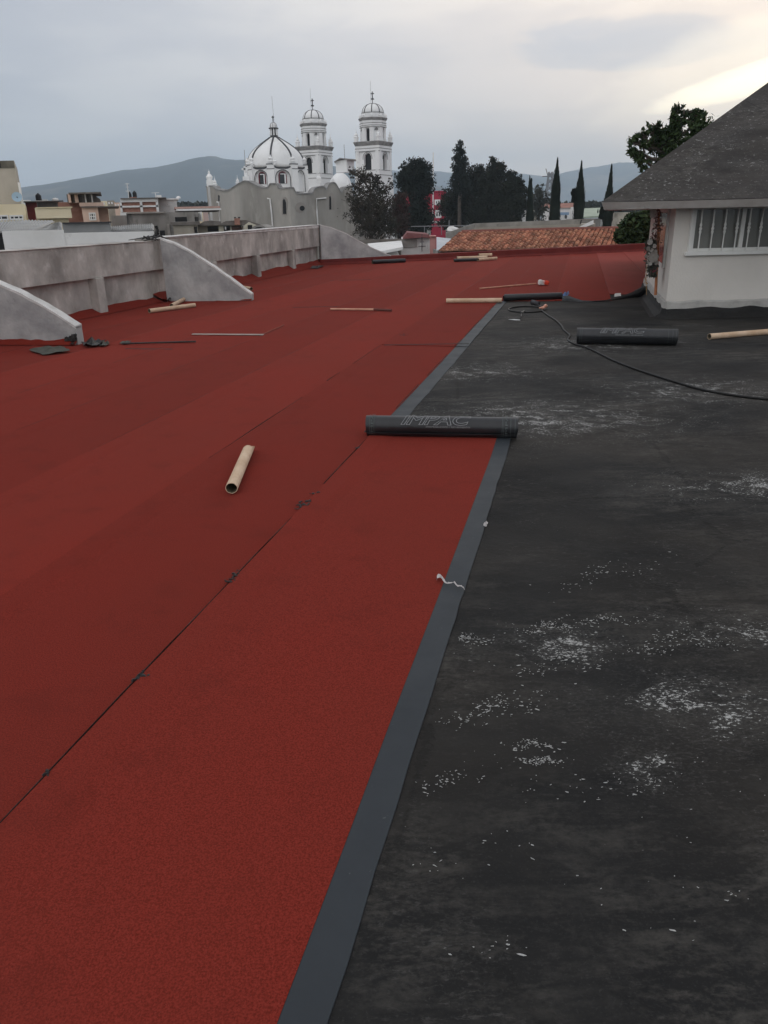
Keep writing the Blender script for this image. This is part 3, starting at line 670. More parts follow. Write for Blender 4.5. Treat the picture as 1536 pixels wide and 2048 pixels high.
t,wr,Lr=roll(ra+Vector((.05,.07,0)),rb+Vector((.0,.07,0)),.062,'slim black membrane roll laid end to end with a cardboard tube',z0=.004,turns=2.2)
# ---------------------------------------------------------------- cardboard tubes
def ctube(P,Q,Rr,label,z0=.012,r2=None,group='cardboard tubes left on the roof',dark_band=False,flat=1.0,liftP=0,liftQ=0,endcut=False,m=None,name='cardboard_tube'):
    P=Vector((P[0],P[1],z0+Rr*flat+liftP)); Q=Vector((Q[0],Q[1],z0+Rr*flat+liftQ)); r2=r2 or Rr
    t=thing(name,label,'tube',((P.x+Q.x)/2,(P.y+Q.y)/2,z0),group)
    d=(Q-P).normalized(); s_=d.cross(Vector((0,0,1))).normalized(); u_=s_.cross(d)
    for nme,rf,mm,rev in (('shell',1.0,m or card,False),('lining',.90,cardin,True)):
        b=MB(); n=28; K=10; vs=[]
        for k_ in range(K+1):
            f_=k_/K; c_=P.lerp(Q,f_); rr_=(Rr+(r2-Rr)*f_)*rf
            for i in range(n):
                a=2*math.pi*i/n; cut=0
                if endcut and k_==K: cut=.10*max(0,math.cos(a+.7))
                if k_ in (0,K): cut+=.004*math.sin(a*3+k_)
                kk=1+.02*noise.noise(Vector((f_*4,math.cos(a),math.sin(a)+P.x)))
                vs.append(c_+d*(cut if k_==K else -abs(cut))+s_*(math.cos(a)*rr_*kk)+u_*(math.sin(a)*rr_*kk*flat))
        fs=[(k_*n+i,(k_+1)*n+i,(k_+1)*n+(i+1)%n,k_*n+(i+1)%n) for k_ in range(K) for i in range(n)]
        if rev: fs=[f[::-1] for f in fs]
        b.add(vs,fs)
        if not rev:
            # rim thickness
            for k_ in (0,K):
                o_=[vs[k_*n+i] for i in range(n)]; c_=P.lerp(Q,k_/K); ii=[c_+(p-c_)*.90 for p in o_]
                b.add(o_+ii,[(i,(i+1)%n,n+(i+1)%n,n+i) for i in range(n)])
        b.build(nme,mm,t,smooth=True)
    return t
p=G(463,988,.015);q=G(497,908,.015)
dd=(q-p).normalized()
ctube(p+dd*.02,q,.033,'short wide cardboard tube with slanted cut end, alone on the red felt',endcut=True,flat=.92)
ctube(G(298,627,.01)+Vector((0,.04,0)),G(389,615,.01)+Vector((0,.04,0)),.034,'long cardboard tube lying in front of the middle buttress')
ctube(G(333,618,.01)+Vector((.05,.16,0)),G(348,606,.01)+Vector((.12,.25,0)),.034,'short cardboard tube end lying behind the longer one near the middle buttress')
ctube(G(486,578,.01),G(503,581,.01),.034,'cardboard tube peeping out behind the tip of the middle buttress')
ctube(G(893,607,.01)+Vector((0,.04,0)),G(1004,606,.01)+Vector((0,.04,0)),.038,'stained cardboard tube at the far working edge, left of the slim black roll')
ctube(G(1421,680)+Vector((.0,.04,0)),G(1660,660)+Vector((0,.04,0)),.033,'bare cardboard tube on the dark roof running out of view at the right',z0=0)
# bundle against the rear upstand
ctube(G(908,524,.01),G(960,522,.01),.045,'dark wrapped tube lying against the far upstand under the paler tubes',m=filmblack,group='tubes piled by the far upstand')
ctube(G(914,523,.01),G(974,521,.01),.045,'pale cardboard tube on top of the dark wrapped one by the far upstand',z0=.07,group='tubes piled by the far upstand')
ctube(G(956,523,.01),G(993,520,.01),.045,'pale cardboard tube at the right end of the pile by the far upstand',group='tubes piled by the far upstand',z0=.02)
ctube(G(957,521,.01),G(983,520,.01),.05,'short upper cardboard tube on the pile by the far upstand',z0=.12,group='tubes piled by the far upstand')
ctube(G(745,528,.01),G(810,525,.01),.06,'dark tube lying alone at the foot of the far upstand, left of the pile',m=filmblack,name='membrane_offcut')
# ---------------------------------------------------------------- sticks, brush, tools
def bar(P,Q,r_,m,name,label,cat,z0=.014,parent=None):
    b=MB(); P=Vector((P[0],P[1],z0+r_)); Q=Vector((Q[0],Q[1],z0+r_)); b.tube([P,P.lerp(Q,.5),Q],r_,8)
    o=b.build(name,m,parent); 
    if label: tag(o,label,cat)
    return o
st=thing('wooden_pole','thin wooden pole with a dark half lying in the middle of the red felt','pole',G(720,623))
bar(G(661,622),G(748,623),.016,wood,'handle',None,None,parent=st); bar(G(748,623),G(783,625),.018,mat('tarred_wood',(.09,.035,.03),(.14,.05,.04),20),'tarred_end',None,None,parent=st)
br=thing('push_broom','long handled brush with a red and white head beyond the cardboard tube','brush',G(1080,570))
bar(G(959,580),G(1072,570),.014,wood,'handle',None,None,parent=br)
hd=G(1086,571); b=MB(); b.box((hd.x-.10,hd.y-.10,.02),(hd.x+.02,hd.y+.05,.10)); b.box((hd.x-.085,hd.y-.11,.04),(hd.x-.03,hd.y+.06,.115)); b.build('ferrule',mat('white_plastic',(.6,.6,.58),(.7,.7,.68),5),br,bevel=.01)
b=MB(); rr=random.Random(3)
for i in range(90):
    x=hd.x+rr.uniform(-.02,.06); y=hd.y+rr.uniform(-.11,.07); b.tube([(x-.02,y,.05+rr.uniform(-.02,.03)),(x+.03,y+rr.uniform(-.02,.02),.05+rr.uniform(-.03,.05)),(x+.06,y+rr.uniform(-.03,.03),.045+rr.uniform(-.025,.05))],.005,4,False)
b.build('bristles',mat('orange_red_bristle',(.75,.07,.035),(.85,.12,.06),20,.6),br)
# straight edge and the thin rod that continues it
b=MB(); P=G(385,671);Q=G(527,672); b.obox(P,(Q-P).normalized(),Vector(((Q-P).normalized().y,-(Q-P).normalized().x,0)),0,(Q-P).length,-.025,.025,.013,.022)
tag(b.build('straight_edge',mat('worn_batten',(.33,.30,.26),(.42,.38,.34),9,.7)),'long flat grey batten lying on the red felt left of centre','batten')
bar(G(527,671),G(568,653),.007,mat('rust_rod',(.20,.05,.035),(.28,.08,.05),20,.8),'steel_rod','thin rusty rod lying at an angle from the end of the grey batten','rod')
bar(G(246,691),G(392,687),.010,tarm,'black_rod','long thin black rod on the felt to the right of the near buttress','rod')
# offcuts and scraps
def scrap(pts,m,name,label,cat,z0=.016,amp=.012,th=.003,group=None):
    pts=[G(*p) for p in pts]; c_=sum(pts,Vector())/len(pts); K=4; ring=[]
    n=len(pts); vs=[c_+zz(z0+amp)]; 
    bd=[]
    for i in range(n):
        for k_ in range(4): bd.append(pts[i].lerp(pts[(i+1)%n],k_/4)+Vector((noise.noise(pts[i]*9+Vector((k_,0,0)))*.02,noise.noise(pts[i]*7+Vector((0,k_,0)))*.02,0)))
    N_=len(bd)
    for r_ in (1,2,3):
        for p in bd:
            q=c_.lerp(p,r_/3); vs.append(q+zz(z0+amp*abs(noise.noise(q*14))+(.0 if r_<3 else amp*.5*abs(noise.noise(q*21)))))
    b=MB(); b.add(vs,[(0,1+i,1+(i+1)%N_) for i in range(N_)]+[(1+r_*N_+i,1+(r_+1)*N_+i,1+(r_+1)*N_+(i+1)%N_,1+r_*N_+(i+1)%N_) for r_ in range(2) for i in range(N_)])
    o=tag(b.build(name,m),label,cat,group); md=o.modifiers.new('t','SOLIDIFY'); md.thickness=th; md.offset=-1; return o
offc=mat('grey_green_film',(.05,.05,.042),(.085,.085,.07),12,.8)
scrap([(58,704),(100,697),(128,698),(142,707),(86,713)],offc,'felt_offcut','flat greyish square offcut in front of the near buttress','offcut',amp=.03)
scrap([(163,690),(200,688),(216,690),(186,699),(168,697)],tarm,'felt_offcut','crumpled black scrap to the right of the near buttress tip','offcut',amp=.10)
scrap([(196,694),(214,688),(220,692),(203,698)],offc,'felt_offcut','small curled grey scrap beside the crumpled black one','offcut',amp=.06)
scrap([(239,691),(247,686),(262,685),(258,690)],offc,'felt_offcut','little pale grey scrap at the left end of the thin black rod','offcut',amp=.02)
scrap([(136,690),(144,682),(152,690),(146,695)],tarm,'tar_lump','black tar lump at the foot of the near buttress tip','tar lump',amp=.08)
scrap([(322,593),(332,591),(346,600),(340,607),(328,604)],tarm,'tar_lump','black tar lump where the middle buttress meets the parapet','tar lump',amp=.14)
scrap([(620,538),(640,532),(648,534),(634,539)],tarm,'tar_lump','dark tar lump near the far end of the left parapet','tar lump',amp=.05)
scrap([(1228,598),(1241,597),(1242,591),(1229,592)],mat('white_paper',(.62,.62,.60),(.70,.70,.68),6),'paper_scrap','small white paper rectangle at the far working edge near the white room','paper',z0=.04,amp=.012)
scrap([(1124,596),(1136,590),(1138,593),(1130,602),(1124,602)],mat('blue_film',(.10,.18,.36),(.20,.30,.50),12),'tape_scrap','bit of blue film at the right end of the slim black roll','tape',z0=.03,amp=.08)
# crumbs of bitumen pulled up along the lap
def tarbits(px,py,lab,n,size,seed):
    rr=random.Random(seed); b=MB(); c_=G(px,py)
    for i in range(n):
        p=c_+UD*rr.gauss(0,size*1.1)+VD*rr.gauss(0,size*.45); k=rr.uniform(.002,.006)
        a=rr.uniform(0,6.28); ln=rr.uniform(.3,1)*size
        q=[p+Vector((math.cos(a)*ln*f_-math.sin(a)*ln*.5*math.sin(f_*3+i),math.sin(a)*ln*f_+math.cos(a)*ln*.4*math.sin(f_*4),0))+zz(.015+.006*math.sin(f_*3.1)*rr.random()) for f_ in (0,.33,.66,1)]
        b.tube(q,[k*.6,k,k*.8,k*.3],6)
    return tag(b.build('tar_crumbs',tarm),lab,'tar crumbs','bitumen crumbs along the nearest lap')
tarbits(610,1014,'curled tar crumbs on the lap, right of the short wide cardboard tube',16,.030,1)
tarbits(464,1163,'vertical clump of tar crumbs on the lap, level with the torn white plastic',14,.024,2)
tarbits(281,1358,'tar crumbs on the nearest lap, second clump from the bottom of the picture',11,.016,3)
tarbits(94,1558,'tiny tar crumbs on the nearest lap, lowest clump in the picture',6,.009,4)
tarbits(630,990,'small tar hook on the lap just above the largest crumbs',3,.018,5)
tarbits(737,868,'looped tar strings under the left end of the half unrolled roll',7,.030,6)
tarbits(716,900,'tiny tar crumbs on the lap just below the left end of the half unrolled roll',5,.020,7)
tarbits(806,672,'tar crumbs on the lap beyond the half unrolled roll',6,.045,8)
# torn clear plastic on the selvage
pl=NB('torn_plastic',.35,.5); pl.put(pl.b.inputs['Base Color'],pl.mix(pl.noise(pl.tc,60,4,.6),(.34,.30,.29),(.62,.60,.59)))
b=MB(); vs=[]; rr=random.Random(8); K=22
path=smooth([G(*p) for p in [(874,1162),(882,1164),(890,1172),(900,1174),(908,1173),(916,1179),(922,1181),(929,1186)]],3); K=len(path)
for i,p in enumerate(path):
    f=i/(K-1); w_=(.050*(1-f/.28)+.010 if f<.28 else .010+.007*abs(math.sin(f*19)))*rr.uniform(.6,1.3); tw=math.sin(f*9)*1.1
    for j,k_ in enumerate((-1,-.3,.35,1)): vs.append(p+UD*(k_*w_*.5*math.cos(tw*.8))+VD*rr.uniform(-.003,.003)+zz(.014+abs(k_*w_*.35*math.sin(tw))+rr.uniform(0,.004)))
b.add(vs,[(i*4+j,i*4+j+1,(i+1)*4+j+1,(i+1)*4+j) for i in range(K-1) for j in range(3)])
o=tag(b.build('plastic_strip',pl.m),'torn strip of whitish plastic lying across the grey selvage strip','plastic strip'); md=o.modifiers.new('t','SOLIDIFY'); md.thickness=.0008
b=MB(); b.blob(G(971,1052)+zz(.008),(.010,.012,.010),.5,7,5,2); b.blob(G(973,1047)+zz(.006),(.006,.010,.006),.5,6,4,3)
tag(b.build('plastic_crumb',pl.m),'small crumpled white crumb at the edge of the grey strip','crumb')
# real raised flakes of paint near the camera
rr=random.Random(11); b=MB(); flk=mat('white_paint_flake',(.30,.30,.29),(.52,.52,.51),90,.8)
CL=[((1085,1522),.022,70),((925,1280),.045,110),((1090,1255),.05,90),((1110,1330),.07,70),((985,1420),.07,110),((1345,1285),.09,110),((1210,1240),.05,60),((1060,1490),.03,50),((900,1560),.04,36),((1180,1590),.12,26),((1000,1730),.15,20),((1200,1150),.12,50),((1000,1900),.03,10),((1400,1560),.12,16),((1470,1800),.04,8),((1290,1570),.03,14)]
for (px,py),sg,n_ in CL:
    c_=G(px,py)
    dr=rr.uniform(-.5,.5)
    for i in range(int(n_*1.5)):
        gx=rr.gauss(0,sg*1.3); p=c_+Vector((gx,rr.gauss(0,sg*.30)+gx*dr+sg*.5*math.sin(gx/sg*2+i%3),0)); r_=abs(rr.gauss(0,.0009))+.0005; ex=rr.uniform(.8,3.2); sk=rr.uniform(-.6,.6)
        if vofu(p)<-.33: continue
        a=rr.uniform(0,6.28); k_=rr.choice((3,4,5,6)); q=[p+Vector((math.cos(a+6.283*j/k_)*r_*rr.uniform(.5,1.4)*ex,math.sin(a+6.283*j/k_)*r_*rr.uniform(.4,1.1)+math.cos(a+6.283*j/k_)*r_*sk*ex,.0018)) for j in range(k_)]
        b.ext([v_-zz(.0012) for v_ in q],(0,0,.0012))
tag(b.build('paint_flakes',flk,origin=(0,0,0)),'scattered white paint flakes on the dark roof','paint flakes',kind='stuff')
# ---------------------------------------------------------------- torch, hose, trowel
hosem=mat('black_rubber_hose',(.010,.010,.010),rough=.5)
tor=thing('gas_torch','roofing torch with brass burner and a long black hose trailing to the right edge','torch',G(1090,615))
hp_=[(1083,622),(1096,632),(1110,641),(1122,652),(1128,662),(1139,672),(1136,682),(1150,690),(1178,699),(1225,722),(1265,738),(1300,750),(1350,766),(1410,783),(1480,795),(1560,803),(1680,812)]
b=MB(); b.tube(smooth([G(*p)+zz(.011) for p in hp_]),.0105,8); b.build('hose',hosem,tor,smooth=True)
lp=[]; 
for i in range(25):
    a=2*math.pi*i/24*.93-.25; lp.append(G(1053+36*math.cos(a),620+6.0*math.sin(a))+zz(.010))
lp=lp+[G(1084,617)+zz(.03)]
b=MB(); b.tube(smooth(lp,3),.0105,8); b.build('hose_loop',hosem,tor,smooth=True)
g0=G(1086,620); b=MB(); b.tube([g0+zz(.03),g0+Vector((-.03,.10,.05)),g0+Vector((-.10,.22,.07))],[.016,.014,.012],8); b.tube([g0+Vector((-.04,.16,.075)),g0+Vector((-.12,.28,.09))],[.036,.040],12); b.build('burner',metald,tor,smooth=True)
b=MB(); b.tube([g0+Vector((-.02,-.02,.03)),g0+Vector((.05,.03,.05)),g0+Vector((.08,.10,.05))],[.02,.022,.014],8); b.blob(g0+Vector((.03,0,.06)),.028,.2,8,6,4); b.tube([g0+Vector((.04,.04,.05)),g0+Vector((-.06,-.01,.03))],.012,6); b.build('valve',mat('brass_orange',(.62,.24,.14),(.75,.42,.32),30,.45),tor,smooth=True)
tr=thing('trowel','pointed steel trowel with dark handle lying left of the hose loop end','trowel',G(1035,638))
a_=G(1017,640); c_=G(1040,641); b=MB(); w_=.05
b.ext([a_+zz(.006),a_.lerp(c_,.55)+Vector((0,-w_,.006)),c_+Vector((0,-w_*.6,.006)),c_+Vector((0,w_*.6,.006)),a_.lerp(c_,.55)+Vector((0,w_,.006))],(0,0,.003)); b.build('blade',metall,tr)
b=MB(); b.tube([c_+zz(.012),c_+Vector((.02,.02,.05)),G(1042,634)+zz(.06)],.006,6); b.tube([G(1042,634)+zz(.055),G(1048,631)+zz(.06)],.017,8); b.build('handle',tarm,tr)
# turned-up membrane edge between the slim roll and the room
rib=[(1124,602,.075,.05),(1136,602,.085,.05),(1150,603,.05,.03),(1165,604,.022,.02),(1185,604,.016,.02),(1210,603,.018,.02),(1230,600,.03,.03),(1245,598,.05,.04),(1262,596,.09,.06),(1280,594,.14,.07),(1293,592,.17,.07)]
b=MB(); vs=[]
for x,y,h,bk in rib:
    p=G(x,y); n_=-UD; vs+=[p+n_*.012+zz(.003),p+n_*(.006)+zz(h*.55),p-n_*(bk*.6)+zz(h),p-n_*bk*2.2+zz(.020)]
K=len(rib); b.add(vs,[(i*4+j,i*4+j+1,(i+1)*4+j+1,(i+1)*4+j) for i in range(K-1) for j in range(2)])
fe=b.build('membrane_edge',filmblack); tag(fe,'lifted black edge of the felt curling up towards the white room','felt edge')
md=fe.modifiers.new('t','SOLIDIFY'); md.thickness=.004
b=MB(); b.add([v for v in vs],[(i*4+2,i*4+3,(i+1)*4+3,(i+1)*4+2) for i in range(K-1)]); b.build('felt_face',felts[2],fe)
b=MB(); rr=random.Random(77)
for i in range(34):
    px=rr.uniform(132,152); py=682-(px-132)*.55*rr.random()-rr.uniform(0,4); q=onwall(px,py,bA+nb1*.02,bB+nb1*.02); b.blob(q,(rr.uniform(.01,.03),.012,rr.uniform(.008,.03)),.4,6,4,i)
b.build('tar_edge',tarm,tb1)
# ---------------------------------------------------------------- flowers and stake at the corner of the room
FY=(PA0+tL*.9).y
fc=at(1304,525,FY-.1)
stake=thing('support_stake','slender orange-brown stake leaning on the side wall of the white room','stake',at(1311,592,FY))
b=MB(); b.tube([at(1311,590,FY),at(1313,550,FY),at(1316,505,FY),at(1318,425,FY)],[.022,.02,.018,.015],8); b.build('stem',mat('orange_wood',(.45,.17,.08),(.55,.24,.12),10),stake)
fl=thing('flower_wreath','faded wreath of pale flowers with a pink ribbon hung beside the white room','wreath',(fc.x,fc.y,0))
rr=random.Random(5)
leafd=mat('faded_leaves',(.04,.045,.035),(.13,.13,.11),20,.8)
petal=mat('pale_petals',(.50,.47,.44),(.68,.66,.62),20,.7)
b=MB()
def leafquad(b,c_,r_,rr,asp=.45):
    a=Vector((rr.gauss(0,1),rr.gauss(0,1),rr.gauss(0,1))).normalized(); q=a.cross(Vector((rr.gauss(0,1),rr.gauss(0,1),rr.gauss(0,1)))).normalized()
    b.add([c_-a*r_,c_+q*r_*asp,c_+a*r_,c_-q*r_*asp],[(0,1,2,3)])
for i in range(520):
    py=rr.uniform(478,553); px=1303+rr.gauss(0,3.5+2.5*math.sin((py-478)/75*3.14)); leafquad(b,at(px,py,FY-.1+rr.gauss(0,.06)),rr.uniform(.02,.045),rr)
b.build('foliage',leafd,fl)
def rose(b,c_,r_,seed):
    q=random.Random(seed)
    for ring,(n_,rad,tilt) in enumerate(((3,.25,.2),(5,.5,.5),(7,.85,.9))):
        for i in range(n_):
            a=6.283*i/n_+ring*.5; d1=Vector((math.cos(a),-.35*tilt,math.sin(a))); t1=Vector((-math.sin(a),0,math.cos(a)))
            o_=c_+d1*r_*rad*.6+Vector((0,-r_*(.5-.3*ring*.5),0))
            b.add([o_-t1*r_*.32,o_+t1*r_*.32,o_+t1*r_*.36+d1*r_*.42,o_+d1*r_*.52-Vector((0,.0,0)),o_-t1*r_*.36+d1*r_*.42],[(0,1,2,3,4)])
    b.blob(c_,r_*.5,.15,8,5,seed)
rosem=mat('grey_rose',(.30,.28,.25),(.42,.40,.37),15,.8)
b=MB(); rose(b,at(1305,514,FY-.22),.075,1); b.build('rose',rosem,fl)
for k_,(px,py,r_) in enumerate(((1299,484,.04),(1308,492,.03),(1296,497,.03),(1302,500,.028),(1310,503,.03),(1292,512,.025),(1300,527,.03),(1312,525,.03),(1296,524,.022),(1301,479,.022))):
    b=MB(); rose(b,at(px,py,FY-.2),r_,k_+7); b.build('flower',petal if k_ in(0,1,3,6) else rosem,fl)
b=MB(); 
rb_=[(1306,529,1315,533),(1303,536,1313,540),(1301,543,1308,546),(1300,549,1303,551)]
for dy in (0,.004):
    pass
vs=[]
for (xa,ya,xb,yb) in rb_: vs+=[at(xa,ya,FY-.14),at(xb,yb,FY-.10)]
b.add(vs,[(2*i,2*i+1,2*i+3,2*i+2) for i in range(3)]); o=b.build('ribbon',mat('pink_ribbon',(.55,.05,.13),(.65,.10,.2),20,.5),fl); md=o.modifiers.new('t','SOLIDIFY'); md.thickness=.003
b=MB()
for i in range(26):
    px=1291+rr.uniform(-4,4); py=555+rr.uniform(-10,14); leafquad(b,at(px,py,FY-.15),rr.uniform(.012,.022),rr)
b.tube([at(1293,530,FY-.15),at(1292,560,FY-.15),at(1293,590,FY-.3)],.003,5); b.build('tinsel',mat('tinsel_gold',(.35,.20,.08),(.55,.35,.15),30,.4),fl)
# reddish climber and small white blooms under the eaves
cl_=thing('dried_creeper','dried reddish creeper with white blooms hanging under the eaves corner','creeper',(fc.x,fc.y+.1,1.2))
b=MB()
for i in range(300):
    py=rr.uniform(419,486); px=1316-(py-419)*.05+rr.gauss(0,4.5); leafquad(b,at(px,py,FY+rr.gauss(0,.05)),rr.uniform(.015,.03),rr)
b.build('leaves',mat('dry_red_leaves',(.13,.07,.06),(.26,.15,.13),15,.85),cl_)
for k_,(px,py,r_) in enumerate(((1305,424,.05),(1308,430,.035),(1303,432,.03),(1307,450,.018),(1305,462,.02))):
    b=MB(); rose(b,at(px,py,FY-.05),r_,k_+31); b.build('flower',petal,cl_)

b=MB(); p=S0+N1*.0+zz(zt1+.03)
for i in range(4): b.tube([p+Vector((rr.uniform(-.25,.25),rr.uniform(-.2,.2),-.02)),p+Vector((rr.uniform(-.3,.3),rr.uniform(-.2,.2),.05)),p+Vector((rr.uniform(-.45,.35),rr.uniform(-.2,.2),.0))],[.008,.018,.006],6)
tag(b.build('tar_lump',tarm),'black tar lump on top of the parapet where the middle buttress begins','tar lump')
# ---------------------------------------------------------------- terrain and hills
ZG=-7.0
b=MB(); b.add([(-6000,-6000,ZG),(6000,-6000,ZG),(6000,6000,ZG),(-6000,6000,ZG)],[(0,1,2,3)])
tag(b.build('ground',mat('town_ground',(.05,.055,.04),(.11,.10,.085),.02,.95,c3=(.16,.14,.12),s3=.08),origin=(0,0,0)),kind='structure')
forest=mat('forest_hill',(.012,.023,.032),(.034,.048,.054),.008,.95,c3=(.17,.14,.11),s3=.0035,t3=(.55,.66),det=10)  # bluish tint puts some of the distance haze into the forest colour
def hill(name,prof,D,dep,label=None):
    # prof: photo skyline points -> ridge heights
    pts=[at(px,py,D) for px,py in prof]; b=MB(); vs=[]; xs=[p.x for p in pts]; nx=220; ny=34
    x0=xs[0]; x1=xs[-1]
    for i in range(nx+1):
        x=x0+(x1-x0)*i/nx
        for a,c in zip(pts[:-1],pts[1:]):
            if a.x<=x<=c.x: h=a.z+(c.z-a.z)*(x-a.x)/(c.x-a.x); break
        for j in range(ny+1):
            f=j/ny; y=D+(f-.62)*dep
            g=math.sin(min(1,f/.62)*math.pi/2)**1.3 if f<.62 else math.cos((f-.62)/.38*math.pi/2)
            base=(h-ZG)*g
            nn_=noise.fractal(Vector((x*.004,y*.004,D)),1.0,2.1,5)
            z=ZG-3+base*(1+.16*nn_*(1-g)**.6)+ (noise.noise(Vector((x*.035,y*.03,3)))*D*.0011)*g
            # perspective correction keeps far slopes under the ridge line
            vs.append((x,y,z))
    n=ny+1
    b.add(vs,[(i*n+j,(i+1)*n+j,(i+1)*n+j+1,i*n+j+1) for i in range(nx) for j in range(ny)])
    return tag(b.build(name,forest,smooth=True,origin=(0,0,0)),kind='structure')
hill('hill',[(-700,431),(-300,420),(-100,404),(40,379),(115,369),(183,357),(249,346),(298,337),(338,334),(372,327),(401,319),(421,313),(440,314),(457,318),(477,320),(500,319),(540,318),(600,326),(680,334),(760,340),(820,352),(870,372),(960,400),(1100,424)],2600,1500)
hill('hill',[(300,410),(560,372),(700,352),(785,340),(820,345),(867,342),(905,347),(960,349),(1030,346),(1055,349),(1080,352),(1120,346),(1155,338),(1199,331),(1242,324),(1262,326),(1300,333),(1380,345),(1500,350),(1800,380),(2300,405)],4300,2000)
# ---------------------------------------------------------------- houses
# house plots follow the oblique street grid: side walls run away at the plot's own angle
_ob=MB.build
def _nb(s,name,mat,parent=None,**kw):
    q=parent
    while q is not None and q.parent: q=q.parent
    if q is not None and q.name in KS:
        k_,Y_=KS[q.name]; s.v=[Vector((p.x+k_*(p.y-Y_),p.y,p.z)) for p in s.v]
    return _ob(s,name,mat,parent,**kw)
MB.build=_nb
KS={}
def hs(name,label,px0,px1,py,Y,depth,m,cat='house',group=None,z0=ZG,cap=None,capm=None):
    A=at(px0,py,Y); B=at(px1,py,Y); zt=at((px0+px1)/2,py,Y).z
    r_=thing(name,label,cat,((A.x+B.x)/2,Y+depth/2,ZG),group)
    k_=.96*(B.x if (A.x+B.x)<0 else A.x)/Y; KS[r_.name]=(k_,Y)
    b=MB(); b.box((A.x,Y,z0),(B.x,Y+depth,zt)); b.build('wall',m,r_)
    if cap:
        b=MB(); b.box((A.x-cap,Y-cap,zt+.002),(B.x+cap,Y+depth+cap,zt+.16)); b.build('roof',capm or darkroof,r_)
    return r_
def blk(r_,name,m,px0,py0,px1,py1,Y,d0,d1):
    A=at((px0+px1)/2,py0,Y); B=at((px0+px1)/2,py1,Y); xa=at(px0,(py0+py1)/2,Y).x; xb=at(px1,(py0+py1)/2,Y).x
    b=MB(); b.box((xa,Y+d0,min(A.z,B.z)),(xb,Y+d1,max(A.z,B.z))); return b.build(name,m,r_)
def wn(r_,px0,py0,px1,py1,Y,fm=None,pm=None,nb=1,fw=.07,name='window',hb=0):
    ym=(py0+py1)/2; xa=at(px0,ym,Y).x; xb=at(px1,ym,Y).x; xm=(px0+px1)/2; zt=at(xm,py0,Y).z; zb2=at(xm,py1,Y).z
    b=MB(); y0=Y-.05; y1=Y+.02
    b.box((xa,y0,zb2),(xb,y1,zb2+fw)); b.box((xa,y0,zt-fw),(xb,y1,zt)); b.box((xa,y0,zb2+fw),(xa+fw,y1,zt-fw)); b.box((xb-fw,y0,zb2+fw),(xb,y1,zt-fw))
    for i in range(nb):
        x=xa+(xb-xa)*(i+1)/(nb+1); b.box((x-fw*.4,y0+.005,zb2+fw),(x+fw*.4,y1,zt-fw))
    for i in range(hb):
        z=zb2+(zt-zb2)*(i+1)/(hb+1); b.box((xa+fw,y0+.01,z-fw*.35),(xb-fw,y1,z+fw*.35))
    w_=b.build(name,fm or offwhite,r_)
    b=MB(); b.box((xa+fw*.5,Y-.02,zb2+fw*.5),(xb-fw*.5,Y-.012,zt-fw*.5)); b.build('pane',pm or glassd,w_); return w_
def tank(px,py0,py1,wpx,Y,m,label,group=None,cat='water tank'):
    A=at(px,py1,Y); H_=at(px,py0,Y).z-A.z; r_=wpx/2*Y/1646; t=thing('water_tank',label,cat,(A.x,A.y,A.z),group)
    b=MB(); b.lathe([(r_*.95,0),(r_,.04*H_),(r_,.62*H_),(r_*.93,.72*H_),(r_*.55,.88*H_),(r_*.3,.92*H_)],18,(A.x,A.y,A.z)); 
    for q in (.15,.3,.45): b.lathe([(r_*1.03,q*H_),(r_*1.03,(q+.05)*H_)],18,(A.x,A.y,A.z))
    b.build('body',m,t,smooth=False)
    b=MB(); b.lathe([(r_*.33,.92*H_),(r_*.33,H_)],12,(A.x,A.y,A.z)); b.build('lid',m,t); return t
# concrete block at the far left
t=hs('concrete_tower','tall stained bare concrete block at the left edge with a pale blue dish',-60,28,322,46,7,rawbrown,'building')
blk(t,'stained_band',mat('black_stain',(.12,.11,.09),(.24,.215,.175),1.3,.95,stretch=(1,1,.5)),-60,322,28.3,337,46,-.03,0)
b=MB(); p=at(38,365,45.8); q=at(45,405,45.8); b.tube([(at(30,370,45.8).x+.15,45.8,p.z),(at(30,370,45.8).x+.15,45.8,q.z-3)],.07,8); b.build('downpipe',offwhite,t)
blk(t,'window',dark,-20,326,1.5,336,46,-.06,-.03)
c_=at(34,394,45.5); b=MB(); M_=Matrix.Translation(c_)@Matrix.Rotation(R(70),4,'X')@Matrix.Rotation(R(20),4,'Y'); b.M=M_; b.lathe([(.0,-.06),(.12,-.05),(.24,.0),(.27,.02),(.24,.005),(.0,-.05)],16,cap=False)
d_=thing('satellite_dish','pale blue satellite dish on the corner of the bare concrete block','dish',c_); b.build('dish',mat('blue_dish',(.30,.42,.52),(.36,.48,.58),5),d_); b=MB(); b.tube([c_,c_+Vector((-.1,.4,-.2))],.03,6); b.build('bracket',metald,d_)
# cream building
t=hs('cream_house','cream yellow building with a long window strip, in front of the bare concrete block',-70,48,409,40,6,cream,'building')
blk(t,'upper_storey',cream,50,416,122,437,38.8,0,5.5)
b=MB(); 
blk(t,'roof',mat('cream_coping',(.70,.60,.38),(.78,.68,.46),3),49,414.5,123,416.5,38.75,0,5.6)
blk(t,'lower_wall',cream,62,437.2,126,470,39.2,0,5)
wn(t,-12,430,17,441,40,nb=1); wn(t,19,430,47,440,40,nb=2)
# red and grey rear yard walls
t=hs('red_wall','dark red painted rooftop wall between the cream building and a grey wall',50,73,404,52,.4,rustred,'wall')
t=hs('grey_wall','rough grey rooftop wall between the red wall and the brick wall',73.3,116,403,52,.4,rawgray,'wall')
blk(t,'slab',darkroof,36,401.8,122,404,51.6,-.1,1.2)
tank(78,386.5,401,11,52.2,tankblack,'black water tank above the dark red rooftop wall'); tank(111,395.5,402,12,52.2,offwhite,'low white water tank above the rough grey rooftop wall')
